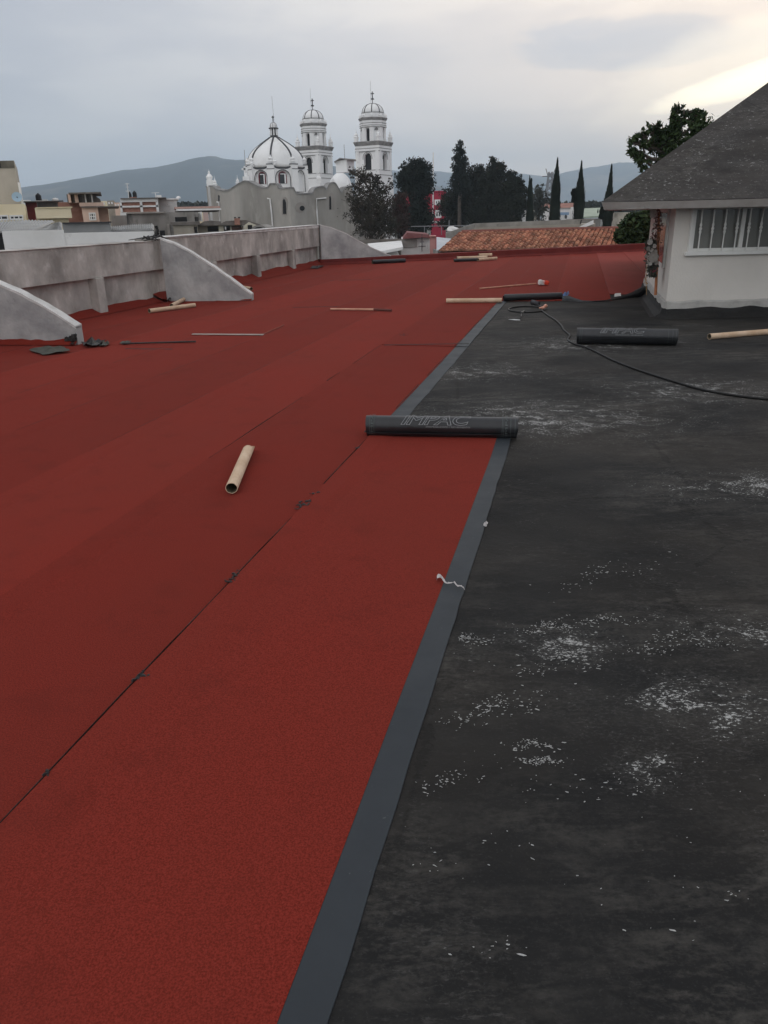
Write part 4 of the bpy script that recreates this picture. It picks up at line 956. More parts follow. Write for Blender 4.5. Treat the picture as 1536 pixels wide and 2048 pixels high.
# brick + peach house
t=hs('brick_wall','plain reddish brown brick house flank left of the peach house',115,162,404,48,5,brick,'house')
t=hs('peach_house','peach house with a glazed rooftop room under a flat slab',163,195,414,46,6,peach,'house')
blk(t,'side_wing',peach,196,415,236,470,47.5,0,5)
blk(t,'roof',darkroof,160,412.5,236,414.6,45.8,0,6.2)
blk(t,'parapet',peach,161,404.8,209,412.3,46.2,0,5)
for x0,x1 in ((141,146),(154,161),(174,177),(187,190)): blk(t,'post',peach if x0<170 else offwhite,x0,387.5,x1,405,46.4,0,.25)
blk(t,'rooftop_room',mat('dim_glazing',(.09,.085,.08),(.20,.19,.17),1.5,.5,stretch=(3,1,.4)),142,388,189,405,46.7,0,3.5)
blk(t,'roof_slab',darkroof,132,384.5,197,387.6,45.6,0,5)
wn(t,178,425,192,441,46,nb=2,hb=1); wn(t,216,424,220,432,47.5,fm=peach,nb=0)
b=MB(); A=at(190,404,46.6); b.ext([at(190,404,46.6),at(190,393,46.6),at(197,391,46.6),at(207,398,46.6),at(209,404,46.6)],(0,2.5,0)); b.build('stair_cover',darkroof,t)
# zinc roofs close behind the white wall
def sheetroof(name,label,pts,m,wall=None,waves=True,cat='roof'):
    P=[at(*p) for p in pts]; t=thing(name,label,cat,(sum((p.x for p in P))/4,sum((p.y for p in P))/4,ZG)); b=MB(); K=90; J=6; vs=[]
    for i in range(K+1):
        f=i/K
        for j in range(J+1):
            q=P[0].lerp(P[1],f).lerp(P[3].lerp(P[2],f),j/J); vs.append(q+zz((.03*math.sin(f*K*1.6) if waves else 0)+.04*noise.noise(q*1.3)))
    n=J+1; b.add(vs,[(i*n+j,(i+1)*n+j,(i+1)*n+j+1,i*n+j+1) for i in range(K) for j in range(J)]); o=b.build('sheets',m,t); md=o.modifiers.new('t','SOLIDIFY'); md.thickness=.04
    b=MB(); lo=[p.copy() for p in P]; c_=sum(lo,Vector())/4; lo=[c_+(p-c_)*.95 for p in lo]; mz=[p-zz(.12) for p in lo]
    b.add(mz+[Vector((p.x,p.y,ZG)) for p in lo],[(0,1,2,3),(0,4,5,1),(1,5,6,2),(2,6,7,3),(3,7,4,0)]); b.build('wall',wall or rawgray,t); return t
sheetroof('sheet_roof_shed','shed under pale corrugated sheets in front of the cream building at the left edge',[(-40,464,27),(66,461,27),(108,441,32),(-40,443,32)],zinc,dark)
sheetroof('sheet_roof_shed','small dark-fronted shed with a sloping grey sheet roof left of the grey clad box',[(66,463,25.5),(122,461,25.5),(121,444,29),(98,452,29)],zinc,dark)
t=hs('clad_box','plain grey clad rooftop box with a dark top edge, just behind the white wall',124,219,446,24,3,sheetgray,'shed')
blk(t,'edge_trim',metald,122,444,220,446.4,23.9,0,3.2)
sheetroof('sheet_roof_shed','low shed with a light sheet roof right of the grey clad box',[(218,462,25),(306,458,25),(306,447,29),(219,455,29)],zinc,rawgray)
# white wall of the neighbour
t=hs('neighbour_wall','clean white neighbouring wall showing above the near grey parapet',3,127,461,22,.3,offwhite,'wall')
blk(t,'lower_length',offwhite,127.3,464.5,313,540,22.02,0,.27)
b=MB(); p=at(312,468,21.9)
for i in range(5): b.tube([at(312+i*1.5,452+i*3,21.9),at(316-i,466,21.9),at(308+i*3,474,21.9)],.05,6)
tag(b.build('dry_weeds',tarm),'dark dead weeds at the right end of the clean white wall','weeds')
# white and brick building
t=hs('brick_panel_building','white building with red brick panels in a white grid, water tanks on top',240,314,398,66,8,brick,'building')
for (x0,y0,x1,y1) in ((239,396.5,315,404),(239,411,315,414.5),(239,424,325,430),(239,404,243,424),(279,404,284,424),(311,404,316,424)): blk(t,'white_grid',offwhite,x0,y0,x1,y1,65.8,0,.4)
blk(t,'roof',darkroof,238,395.4,330,397,65.6,0,8.5)
blk(t,'rear_wing',offwhite,316.3,399,373,430,69,0,6); blk(t,'wing_roof',offwhite,330,396.5,375,399,68.8,0,6.4)
wn(t,352,405,356,413,69,nb=0); wn(t,357,405,360,413,69,nb=0); wn(t,369,405,372,413,69,nb=0)
blk(t,'brick_base',brick,263,394,276,398,66.5,0,1.5)
blk(t,'water_box',offwhite,331,389,341,397,69,1,2.5); blk(t,'slab',mat('brown_white_band',(.40,.25,.21),(.48,.33,.29),2),322,413.5,413,417.5,62,0,6); blk(t,'slab_front',offwhite,324,418,414,421.5,61.8,0,6)
blk(t,'slab',darkroof,325,421.7,413,424,62.2,0,6)
tank(261,383,399,6,66.8,tankblack,'narrow black water tank beside the pole, left one on the brick panel building'); tank(270,381.5,394.5,8,67,tankblack,'wider black water tank on the brick base of the brick panel building')
def mast(px,py0,py1,Y,label,arms=(),r_=.03,m=None,name='antenna',cat='antenna'):
    A=at(px,py1,Y);B=at(px,py0,Y); t=thing(name,label,cat,A); b=MB(); b.tube([A,(A.x,A.y,B.z)],r_,6); b.build('mast',m or antenna,t)
    if arms:
        b=MB()
        for f,w_ in arms: z=A.z+(B.z-A.z)*f; b.tube([(A.x-w_,A.y,z),(A.x+w_,A.y,z)],r_*.7,5)
        b.build('crossarm',m or antenna,t)
    return t
mast(258,366,398,66.6,'white pole with small dish beside the narrow black tank',[(.95,.18),(.75,.12),(.5,.2)],.03,offwhite)
mast(312,385,398,75,'tiny white antenna behind the brick panel building',[(.95,.35)],.03,offwhite)
b=MB(); p=at(357,397,70); b.M=Matrix.Translation(p); b.lathe([(.2,0),(.18,.1),(.1,.18),(.02,.2)],14); tag(b.build('roof_vent',offwhite),'small white dome vent on the white wing roof','vent')
# unfinished grey building
t=hs('unfinished_building','unfinished dark grey block building in front of the brick panel building',252,388,425,54,8,rawgray,'building')
blk(t,'side_wall',rawgray,222,431,252,475,53.5,0,6); blk(t,'right_wing',rawgray,388,424,402,480,54.5,0,6)
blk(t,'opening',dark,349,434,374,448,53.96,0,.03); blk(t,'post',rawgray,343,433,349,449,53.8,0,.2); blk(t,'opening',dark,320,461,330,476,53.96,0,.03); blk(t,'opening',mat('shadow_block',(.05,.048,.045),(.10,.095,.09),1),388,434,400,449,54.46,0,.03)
blk(t,'beam',mat('pale_beam',(.26,.24,.22),(.36,.34,.31),1.5),252,424,330,427,53.8,0,.2); blk(t,'pillar',mat('pale_beam'  ,(1,1,1)),333,448,338,476,53.7,0,.3)
wn(t,400,424,415,442,56,nb=3,name='window'); blk(t,'white_frame',offwhite,412.5,423,416,443,55.8,0,.3)
# beige and cream low houses in front of the church
t=hs('low_beige_house','low beige shed wall with a dark doorway below the church',346,395,450,44,5,beige,'shed',cap=.12)
blk(t,'doorway',dark,388,453,394,466,43.96,0,.03)
t=hs('grey_roof_house','cream house with a wide dark opening and grey roof, left of the brick chimney',396,437,451,46,5,beige,'house')
b=MB(); b.ext([at(392,451.5,45.7),at(405,443,45.7),at(418,441,45.7),at(438,443,45.7),at(441,451,45.7)],(0,5.5,0)); b.build('roof',darkroof,t); blk(t,'opening',dark,415,453,436,463,45.96,0,.03)
t=hs('cream_gable_house','cream house with a brick chimney and a small front gable, below the church wall',437,484,450,45,5,mat('pale_cream',(.52,.48,.38),(.62,.58,.47),1),'house')
b=MB(); b.ext([at(432,450.5,44.7),at(450,442,44.7),at(490,440,44.7),at(520,449,44.7),at(515,452,44.7),at(485,450.5,44.7)],(0,5.5,0)); b.build('roof',darkroof,t)
blk(t,'opening',dark,447,452,460,462,44.96,0,.03); blk(t,'opening',mat('brown_shade',(.08,.05,.04),(.12,.08,.07),2),463,452,483,461,44.96,0,.03); wn(t,449,453,452,459,44.9,nb=0)
b=MB(); b.ext([at(485,462,44.4),at(485,451,44.4),at(494,444,44.4),at(511,451,44.4),at(511,462,44.4)],(0,3,0)); b.build('gable',MATS['pale_cream'],t)
blk(t,'window',dark,492,450,501,460,44.4,-.04,-.01)
ch=blk(t,'chimney',brick,466,436.5,477,450,44.5,0,.6); blk(ch,'cap',metald,465,434,469,436.4,44.5,0,.3) ; blk(ch,'cap',metald,473,434,477.5,436.4,44.5,0,.3)
t=thing('barrel_roof_shed','small grey shed with an arched roof right of the cream gable','shed',at(518,462,42)); b=MB(); pts=[at(503,466,42)]+[at(518+15*math.cos(R(a)),459-9*math.sin(R(a)),42) for a in range(180,-1,-15)]+[at(533,466,42)]
b.ext([at(503,475,42)]+pts[1:-1]+[at(533,475,42)],(0,3,0)); b.build('shell',rawgray,t); b=MB(); b.ext([at(518+11*math.cos(R(a)),461-7*math.sin(R(a)),41.95) for a in range(180,-1,-15)],(0,.03,0)); b.build('opening',dark,t)
# ---------------------------------------------------------------- the church
def arcpts(cx,z0,w_,zsp,zt,n=10):
    # arch outline from left foot to right foot, x/z pairs
    return [(cx-w_/2,z0)]+[(cx-w_/2*math.cos(math.pi*i/n),zsp+(zt-zsp)*math.sin(math.pi*i/n)) for i in range(n+1)]+[(cx+w_/2,z0)]
def arch_panel(b,F,w_,z0,z1,aw,zt,th,zb2=None):
    # F: matrix, x along the face, y outward; wall panel with an arched hole
    zb2=z0 if zb2 is None else zb2; sv=b.M; b.M=F; zsp=zt-aw/2
    if zb2>z0: b.box((-w_/2,-th,z0),(w_/2,0,zb2))
    a=arcpts(0,zb2,aw,zsp,zt)
    pts=[(-w_/2,zb2)]+a+[(w_/2,zb2),(w_/2,z1),(-w_/2,z1)]
    b.ext([(x,0,z) for x,z in pts],(0,-th,0)); b.M=sv
def ring_arch(b,F,aw,zb2,zt,rw,pr):
    sv=b.M; b.M=F; zsp=zt-aw/2; o=arcpts(0,zb2,aw+2*rw,zsp,zt+rw); i_=arcpts(0,zb2,aw,zsp,zt); n=len(o)
    vs=[(x,pr,z) for x,z in o]+[(x,pr,z) for x,z in i_]+[(x,0,z) for x,z in o]+[(x,0,z) for x,z in i_]
    b.add(vs,[f for k in range(n-1) for f in ((k,k+1,n+k+1,n+k),(k,2*n+k,2*n+k+1,k+1),(n+k,n+k+1,3*n+k+1,3*n+k))]); b.M=sv
def arch_fill(b,F,aw,zb2,zt,y):
    sv=b.M; b.M=F; b.ext([(x,y,z) for x,z in arcpts(0,zb2,aw,zt-aw/2,zt)],(0,-.05,0)); b.M=sv
church=thing('church','white domed church with two belfry towers and grey rendered apse walls beyond the parapet','church',(at(560,430,115).x,115,ZG))
def finial(b,p,h,r_,n=4,ph=math.pi/4,style=0):
    pr=[(1,0),(1,.30),(1.22,.31),(1.22,.37),(.55,.45),(.95,.50),(.5,.62),(.22,.70),(.30,.75),(.10,.80),(.07,1.0)] if style==0 else [(.8,0),(.8,.18),(1.1,.2),(1.1,.26),(.5,.34),(.9,.48),(1.0,.58),(.6,.70),(.25,.78),(.35,.84),(.08,.92),(.06,1)]
    b.lathe([(r_*a,h*c) for a,c in pr],n if style==0 else 10,p,ph)
def cross(b,p,h,r_):
    b.box((p[0]-r_,p[1]-r_,p[2]),(p[0]+r_,p[1]+r_,p[2]+h)); b.box((p[0]-h*.30,p[1]-r_,p[2]+h*.62),(p[0]+h*.30,p[1]+r_,p[2]+h*.62+2*r_))
def tower(px,Y,k,label):
    zf=lambda y:EYE+(at(745,y,150).z-EYE)
    ax=at(px,300,Y); M0=yawM((ax.x,Y,0),-28); 
    tw=thing('tmp',None,None,(0,0,0)); tw.name='bell_tower'; tw.parent=church; tw.location=Vector(ax.to_tuple()[:2]+(ZG,))-church.location
    if 'label' in tw: del tw['label']
    def bd(b,name,m,smooth=False):
        me=bpy.data.meshes.new(name); off=Vector((ax.x,Y,ZG)); me.from_pydata([tuple(p-off) for p in b.v],[],b.f); me.materials.append(m); me.update()
        if smooth:
            for p in me.polygons: p.use_smooth=True
        o=bpy.data.objects.new(name,me); col.objects.link(o); o.parent=tw; return o
    q=math.pi/4; sq=lambda s_:s_/2*math.sqrt(2)
    oc=math.pi/8
    b=MB(M0); S1=4.55
    # lower shaft and plinths
    b.lathe([(sq(5.2),ZG),(sq(5.2),zf(372)),(sq(5.0),zf(370)),(sq(5.0),zf(352))],4,ph=q)
    b.lathe([(sq(4.75),zf(352)-.01),(sq(4.75),zf(342))],4,ph=q)
    # first stage: four arched walls, corner piers
    z0,z1=zf(342),zf(304)
    for a in range(4):
        F=M0@Matrix.Rotation(R(90*a),4,'Z')@Matrix.Translation((0,S1/2,0))
        arch_panel(b,F,S1-.02,z0,z1,1.45,zf(307.5),.55,zf(341))
        for sx_ in (-1,1):
            sv=b.M; b.M=F; b.box((sx_*S1/2-(.62 if sx_>0 else -.0)+(.0 if sx_>0 else 0),-.02,z0),(sx_*S1/2+(.62 if sx_<0 else 0),.16,z1)); b.M=sv
    b.lathe([(sq(4.78),zf(304)),(sq(4.78),zf(298.6)),(sq(4.72),zf(298.4)),(sq(4.72),zf(292.5))],4,ph=q)
    # second stage: eight sided
    R2=2.18; ap=R2*math.cos(math.pi/8); wf=2*R2*math.sin(math.pi/8)
    z2,z3=zf(284.3),zf(256)
    for a in range(8):
        F=M0@Matrix.Rotation(R(45*a),4,'Z')@Matrix.Translation((0,ap,0))
        if a%2==0: arch_panel(b,F,wf,z2,z3,.72,zf(257.5),.4,z2+.05)
        else:
            sv=b.M; b.M=F; b.box((-wf/2,-.4,z2),(wf/2,0,z3)); b.M=sv
        Fv=M0@Matrix.Rotation(R(45*a+22.5),4,'Z')@Matrix.Translation((0,R2-.04,0)); sv=b.M; b.M=Fv; b.box((-.34,-.3,z2),(.34,.10,z3)); b.box((-.40,-.3,z2),(.40,.15,z2+.45)); b.M=sv
    b.lathe([(2.36,z3),(2.36,zf(248)),(2.32,zf(247.8)),(2.32,zf(242.3))],8,ph=oc)
    b.lathe([(1.98,zf(236.2)),(1.98,zf(226.6))],24)
    for a in range(8):
        Fv=M0@Matrix.Rotation(R(45*a+22.5),4,'Z')@Matrix.Translation((0,1.98,0)); sv=b.M; b.M=Fv; b.ext([(-.26,.0,zf(236.2)),(.26,0,zf(236.2)),(.26,0,zf(232)),(0,0,zf(228.5)),(-.26,0,zf(232))],(0,.22,0)); b.M=sv
        p=M0@(Matrix.Rotation(R(45*a+22.5),4,'Z')@Vector((0,2.35,zf(236.3)))); sv=b.M; b.M=Matrix(); finial(b,p,.75,.16); b.M=sv
    bd(b,'wall',church_white)
    b=MB(M0); b.lathe([(sq(4.80),zf(293)),(sq(5.15),zf(287.5)),(sq(5.25),zf(286)),(sq(5.25),zf(284.9)),(sq(4.9),zf(284.3))],4,ph=q); 
    b.lathe([(2.38,zf(242.3)),(2.52,zf(239.5)),(2.58,zf(237.3)),(2.3,zf(236.2))],8,ph=oc); bd(b,'cornice',church_mold)
    b=MB(M0)
    for yy,s_ in ((298.5,4.84),(304.2,4.86),(341.8,4.84),(351.5,5.08)): b.lathe([(sq(s_),zf(yy)-.045),(sq(s_),zf(yy)+.045)],4,ph=q)
    for yy,r_ in ((247.9,2.40),(255.7,2.42),(226.9,2.02),(252.5,2.40)): b.lathe([(r_,zf(yy)-.04),(r_,zf(yy)+.04)],8 if r_>2.1 else 24,ph=oc)
    for a in range(4):
        F=M0@Matrix.Rotation(R(90*a),4,'Z')@Matrix.Translation((0,S1/2,0)); ring_arch(b,F,1.45+.26,zf(320),zf(307.5)+.13,.07,.07)
        F=M0@Matrix.Rotation(R(90*a+45),4,'Z')@Matrix.Translation((0,ap,0)); arch_fill(b,F,.62,zf(261.5),zf(257.3),.05)
        sv=b.M; b.M=F; b.box((-.42,0,zf(262.3)),(.42,.16,zf(261.6))); b.M=sv
    for a in range(2):
        F=M0@Matrix.Rotation(R(90*a+(158 if a else 248)),4,'Z')@Matrix.Translation((0,1.99,0)); b2=b; sv=b.M; b.M=F; b.ext([(.20*math.cos(t_*.6283),.0,zf(231.5)+.27*math.sin(t_*.6283)) for t_ in range(10)],(0,.02,0)); b.M=sv
    bd(b,'trim',mat('tower_line',(.17,.165,.16),(.24,.235,.23),2))
    b=MB(M0); b.lathe([(sq(3.3),zf(341)),(sq(3.3),zf(305))],4,ph=q); b.lathe([(1.6,z2+.05),(1.6,z3-.05)],8,ph=oc); bd(b,'belfry_shade_core',dark)  # near-black core, colours in the shade seen through the belfry arches
    b=MB(M0)
    pr=[(1.84,zf(226.6))]+[(1.84*math.cos(R(a))**.85,zf(226.6)+(zf(207.5)-zf(226.6))*math.sin(R(a))) for a in range(8,86,8)]+[(.16,zf(207.5))]
    b.lathe(pr,28); bd(b,'dome',church_white,True)
    b=MB(M0)
    for a in range(8):
        an=R(45*a+22.5); b.tube([Vector((r_*1.012*math.cos(an),r_*1.012*math.sin(an),z)) for r_,z in pr],.075,6)
    b.lathe([(.34,zf(208.4)),(.34,zf(206.6))],12); bd(b,'dome_rib',church_trim)
    b=MB(M0); b.lathe([(.06,zf(206.7)),(.06,zf(199.5)),(.30,zf(199)),(.30,zf(197)),(.06,zf(196.5))],10); cross(b,(0,0,zf(196.5)),zf(183)-zf(196.5),.065); bd(b,'cross',metald)
    b=MB(M0); b.tube([(-.3,.0,zf(208)),(-.32,0,zf(161))],.022,5); bd(b,'lightning_rod',antenna)
    b=MB(M0)
    for sx_,sy_ in ((-1,-1),(1,-1),(1,1),(-1,1)): finial(b,(sx_*2.2,sy_*2.2,zf(284.3)),2.1,.42)
    bd(b,'corner_finial',church_white) if False else None
    for sx_,sy_ in ((-1,-1),(1,-1),(1,1),(-1,1)):
        b=MB(M0); finial(b,(sx_*2.2,sy_*2.2,zf(284.3)),2.1,.40); bd(b,'finial',church_white)
    return tw
tower(747,150,1,''); tower(629,157,1,'')
# main dome on its drum
DX=at(553,350,118).x; zd=lambda y:at(553,y,118).z; MD=Matrix.Translation((DX,118,0)); PPM=118/1646
prof=[(56,337),(55.6,331),(54.6,326),(52.5,317),(50,311),(46,305),(40.5,299),(34,293.5),(27,288),(19.5,283),(13,278.5),(8,275)]
PR=[(r_*PPM*1.0,zd(y)) for r_,y in prof]
b=MB(MD); b.lathe(PR,48); b.build('dome',mat('dome_white',(.80,.80,.79),(.89,.89,.88),.35,.8,c3=(.66,.64,.61),s3=.5,t3=(.55,.8)),church,smooth=True)
b=MB(MD); PH=R(-90+3)
angs=[R(-90-3+45*k_) for k_ in range(8)]
for an in angs: b.tube([Vector((r_*1.006*math.cos(an),r_*1.006*math.sin(an),z)) for r_,z in PR],.13,6)
b.build('dome_rib',church_trim,church)
# drum with scalloped top, arched recesses
RD=59.5*PPM; apo=RD*math.cos(math.pi/8); wf=2*RD*math.sin(math.pi/8)
b=MB(); tr_=MB(); fills=[]
zb0=zd(385); zlo=zd(338.5); zhi=zd(331.5)
for k_ in range(8):
    an=angs[k_]+R(22.5); F=MD@Matrix.Rotation(an-R(90),4,'Z')@Matrix.Translation((0,apo,0))
    n=16; top=[(x,zlo+(zhi-zlo)*max(0,(abs(x)/(wf/2)-.28)/.72)**1.6) for x in [wf/2-wf*i/n for i in range(n+1)]]
    a=arcpts(0,zb0,1.95,zd(351),zd(343.3))
    pts=[(-wf/2,zb0)]+a+[(wf/2,zb0)]+top
    sv=b.M; b.M=F; b.ext([(x,0,z) for x,z in pts],(0,-.5,0))
    b.box((-1.2,-.60,zb0),(1.2,-.32,zd(341))); b.M=sv
    tr_.M=F; n2=len(top); vs=[(x,.06,z+.04) for x,z in top]+[(x,.06,z-.16) for x,z in top]+[(x,-.52,z+.02) for x,z in top]
    tr_.add(vs,[f for i in range(n2-1) for f in ((i,i+1,n2+i+1,n2+i),(2*n2+i,2*n2+i+1,i+1,i))])
    ring_arch(tr_,F,1.95,zb0,zd(343.3),.09,.05)
    Fv=MD@Matrix.Rotation(angs[k_]-R(90),4,'Z')@Matrix.Translation((0,RD,0)); b.M=Fv; b.box((-.5,-.75,zb0),(.5,.16,zd(332.6))); 
    tr_.M=Fv; tr_.box((-.52,.16,zd(341.6)),(.52,.20,zd(340.3))); tr_.box((-.55,-.8,zd(332.5)),(.55,.2,zd(330.8))); 
    b.M=Matrix(); p=MD@(Matrix.Rotation(angs[k_]-R(90),4,'Z')@Vector((0,RD-.25,zd(330.8))))
    f_=MB(); finial(f_,p,1.15,.34,style=1); f_.build('finial',church_white,church)
    if k_ in (0,2,3,6,7): fills.append(F)
b.build('drum',church_white,church); tr_.build('drum_trim',church_trim,church)
for F in fills[:]:
    w1=MB(); ring_arch(w1,F@Matrix.Translation((0,-.32,0)),.85,zd(369.5),zd(347.8),.15,.10); wo=w1.build('window',maroon,church)
    w1=MB(); arch_fill(w1,F@Matrix.Translation((0,-.27,0)),.85,zd(369.5),zd(347.8),0); w1.build('pane',glassd,wo)
    w1=MB(F@Matrix.Translation((0,-.24,0))); w1.box((-.44,-.03,zd(369)),(-.26,.03,zd(350))); w1.box((-.26,-.03,zd(351.5)),(.3,.03,zd(350))); w1.build('frame',church_white,wo)
# lantern
b=MB(MD); b.lathe([(9*PPM,zd(276)),(9*PPM,zd(273.6)),(7.5*PPM,zd(273.4)),(7.5*PPM,zd(271))],8,ph=R(22.5)); b.lathe([(9.6*PPM,zd(257.8)),(9.8*PPM,zd(256)),(8*PPM,zd(255.2))],8,ph=R(22.5)); b.build('lantern_cornice',church_trim,church)
b=MB(MD)
for k_ in range(8):
    an=angs[k_]+.2; b.lathe([(.085,zd(271)),(.085,zd(257.8))],8,(6.6*PPM*math.cos(an),6.6*PPM*math.sin(an),0))
b.lathe([(6.6*PPM,zd(255.2)),(6.2*PPM,zd(251)),(5*PPM,zd(247.6)),(2.5*PPM,zd(245.3)),(.05,zd(244.6))],16); b.build('lantern',church_white,church)
b=MB(MD); b.lathe([(4.4*PPM,zd(271)),(4.4*PPM,zd(257.8))],8); 
for k_ in range(8):
    an=angs[k_]; b.tube([Vector((r_*PPM*1.03*math.cos(an),r_*PPM*1.03*math.sin(an),zd(y))) for r_,y in ((6.6,255),(6.2,251),(5,247.6),(2.5,245.3),(.6,244.6))],.03,4)
b.build('lantern_core',church_trim,church)
b=MB(MD); b.lathe([(.05,zd(244.8)),(.05,zd(239))],8); cross(b,(0,0,zd(241)),zd(231.5)-zd(241),.06); b.build('cross',metald,church)
b=MB(MD); b.tube([(.15,.3,zd(275)),(.0,.3,zd(192))],.022,5); b.build('lightning_rod',antenna,church)
# grey walls
PLAN=[(415,113,[(415,373),(424,372),(433,378)]),(433,111.5,[(433,378),(448,381)]),(448,109,[(448,381),(456,380),(466,375),(476,368),(487,362.5),(496,362.5),(506,367),(518,373),(530,375),(536,374),(540,368),(548,367)]),
 (548,104.5,[(548,367),(553,368),(557,375),(562,376),(580,375.5)]),(580,103.5,[(580,375.5),(587,376),(591,384),(597,387),(612,387),(625,386)]),(625,106,[(625,386),(630,377),(638,374),(648,373),(653,380)]),(653,107.5,[(653,380),(655,373),(659,367),(665,365),(671,367),(676,375),(681,383),(684,385),(688,376),(697,374)]),(697,109.5,[(697,374),(706,373)]),(706,113,None)]
wallp=[]; b=MB(); cp=MB()
for i in range(len(PLAN)-1):
    x0,Y0,pf=PLAN[i]; x1,Y1,_=PLAN[i+1]; P=at(x0,400,Y0); Q=at(x1,400,Y1)
    d_=(Q-P); d_.z=0; d_.normalize(); nb2=Vector((-d_.y,d_.x,0)); nb2=nb2 if nb2.y>0 else -nb2
    pts=[onwall(px,py,P,Q) for px,py in pf]; pts[0].x,pts[0].y=P.x,P.y; pts[-1].x,pts[-1].y=Q.x,Q.y
    sm=smooth(pts,5) if len(pts)>2 else pts
    b.ext(sm+[Vector((Q.x,Q.y,ZG)),Vector((P.x,P.y,ZG))],nb2*.9)
    n=len(sm); vs=[]
    for p in sm: vs+=[p-nb2*.08+zz(-.10),p-nb2*.08+zz(.07),p+nb2*1.0+zz(.07)]
    cp.add(vs,[(k_*3+j,k_*3+j+1,(k_+1)*3+j+1,(k_+1)*3+j) for k_ in range(n-1) for j in range(2)])
    wallp.append((P,Q,nb2))
b.build('apse_wall',church_gray,church); cp.build('wall_coping',church_mold,church)
b=MB(); tp=[]
for i in range(len(PLAN)): p=at(PLAN[i][0],400,PLAN[i][1]); tp.append(Vector((p.x,p.y+.6,ZG)))
tp2=tp+[Vector((tp[-1].x+5,150,ZG)),Vector((tp[0].x,140,ZG))]; b.ext(tp2,(0,0,at(600,392,105).z-ZG)); b.build('nave_roof',church_gray,church)
def onf(i,px,py,off=.03): P,Q,nb2=wallp[i]; return onwall(px,py,P-nb2*off,Q-nb2*off)
def wedge(name,i,pts,m,par=church,off=.03,th=.05):
    b=MB(); b.ext([onf(i,x,y,off) for x,y in pts],wallp[i][2]*th); return b.build(name,m,par)
lightr=mat('pale_reveal',(.30,.275,.25),(.36,.33,.30),.8)
wd=wedge('window',3,[(564,430),(563.5,400),(566,395),(571,393.5),(575,398),(576.5,405),(573.5,430)],lightr); wedge('pane',3,[(566,428),(565.5,401),(567.5,397.5),(570,400),(572,406),(572.5,428)],dark,wd,.06,.02)
wd=wedge('round_window',4,[(601+10.5*math.cos(R(a)),415+10.5*math.sin(R(a))) for a in range(0,360,24)],lightr); wedge('pane',4,[(604.5+5*math.cos(R(a)),416.5+5*math.sin(R(a))) for a in range(0,360,24)],dark,wd,.06,.02)
wd=wedge('window',6,[(658,420),(657.5,392),(661,386),(664,384.5),(668,390),(669.5,400),(669,420)],lightr); wedge('pane',6,[(659,419),(658.7,394),(660.5,391.5),(662.3,396),(662.6,419)],dark,wd,.06,.02)
wd=wedge('window',1,[(436,402),(436,391),(437.5,390),(439,392),(439,402)],dark)
def pipe(pts,i): b=MB(); b.tube([onf(i,x,y,.14) for x,y in pts],.10,6); b.build('downpipe',offwhite,church)
pipe([(535,397),(540,398),(543,425),(547,470)],2); pipe([(652,396),(633,398),(634,425),(637,470)],5); pipe([(434,404),(437.5,405),(440,445)],1)
# white corner piers, urns and finials on the grey walls
def wfin(px,py0,py1,wpx,Y,style=0,name='finial'):
    p=at(px,py1,Y); h=at(px,py0,Y).z-p.z; b=MB(); finial(b,p,h,wpx/2*Y/1646,style=style); b.build(name,church_white,church)
b=MB(); A=at(415.5,374,112.6); B=at(426,374,112.6); b.box((A.x,112.4,ZG),(B.x,113.6,at(420,373,112.6).z)); b.build('corner_pier',mat('dirty_white',(.42,.41,.40),(.62,.61,.60),.5,.9,stretch=(1,1,.4)),church)
wfin(420.5,339,374,13,113,1); 
b=MB(); A=at(414,360,113); B=at(427,374,113); b.box((A.x,112.5,B.z),(B.x,113.7,at(420,360,113).z)); b.build('pedestal',church_white,church)
wfin(431,351,378,9,112.5); wfin(476,350,374,9,113); wfin(494,333,353,5,112,1); wfin(504,322,333,8,114,1)
b=MB(); p=at(492,353,111); b.box((p.x-.4,110.6,at(492,364,111).z-.5),(p.x+.5,111.5,p.z)); cross(b,(p.x-.1,111,p.z),at(491,332,111).z-p.z,.12); b.build('stone_cross',church_white,church)
b=MB(); b.tube([at(492,352,112),at(488.5,300,112)],.035,5); b.build('lightning_rod',antenna,church)
wfin(636,345,366,9,112); wfin(666,350,366,8,112); wfin(549.5,317,330,9,113.6,1)
b=MB(); A=at(600,371,112); b.M=Matrix(); 
# white service box and its small dome between the towers
b=MB(); A=at(672,345,138); B=at(694,345,138); zt_=at(684,318,138).z; zb3=A.z
b.add([(A.x,138,zb3),(B.x,137.4,zb3),(B.x+1.2,140,zb3),(A.x,140,zb3),(A.x,138,zt_-.3),(B.x,137.4,zt_-.1),(B.x+1.2,140,zt_-.2),(A.x,140,zt_-.3)],[(0,3,2,1),(4,5,6,7),(0,1,5,4),(1,2,6,5),(2,3,7,6),(3,0,4,7)])
b.build('service_box',church_white,church)
b=MB(); b.ext([(A.x-.2,137.2,zt_-.38),((A.x*.6+B.x*.4),137.2,zt_+.12),(B.x+1.5,137.2,zt_-.12),(B.x+1.5,137.2,zt_-.25),((A.x*.6+B.x*.4),137.2,zt_-.04),(A.x-.2,137.2,zt_-.5)],(0,3,0)); b.build('box_roof',church_mold,church)
p=at(680,372,136); b=MB(Matrix.Translation((p.x,137.5,0))); r0=22*137/1646; z9=at(680,374,136).z; z8=at(680,345,136).z
b.lathe([(r0,z9-4),(r0,z9),(r0*.97,z9+(z8-z9)*.3),(r0*.82,z9+(z8-z9)*.6),(r0*.55,z9+(z8-z9)*.85),(r0*.3,z8)],24); b.build('side_dome',church_white,church,smooth=True)
b=MB(); b.tube([at(691,345,138),at(688,289,138)],.04,5); b.build('lightning_rod',antenna,church)
wfin(640,346,366,8,128); wfin(695,358,375,7,112)
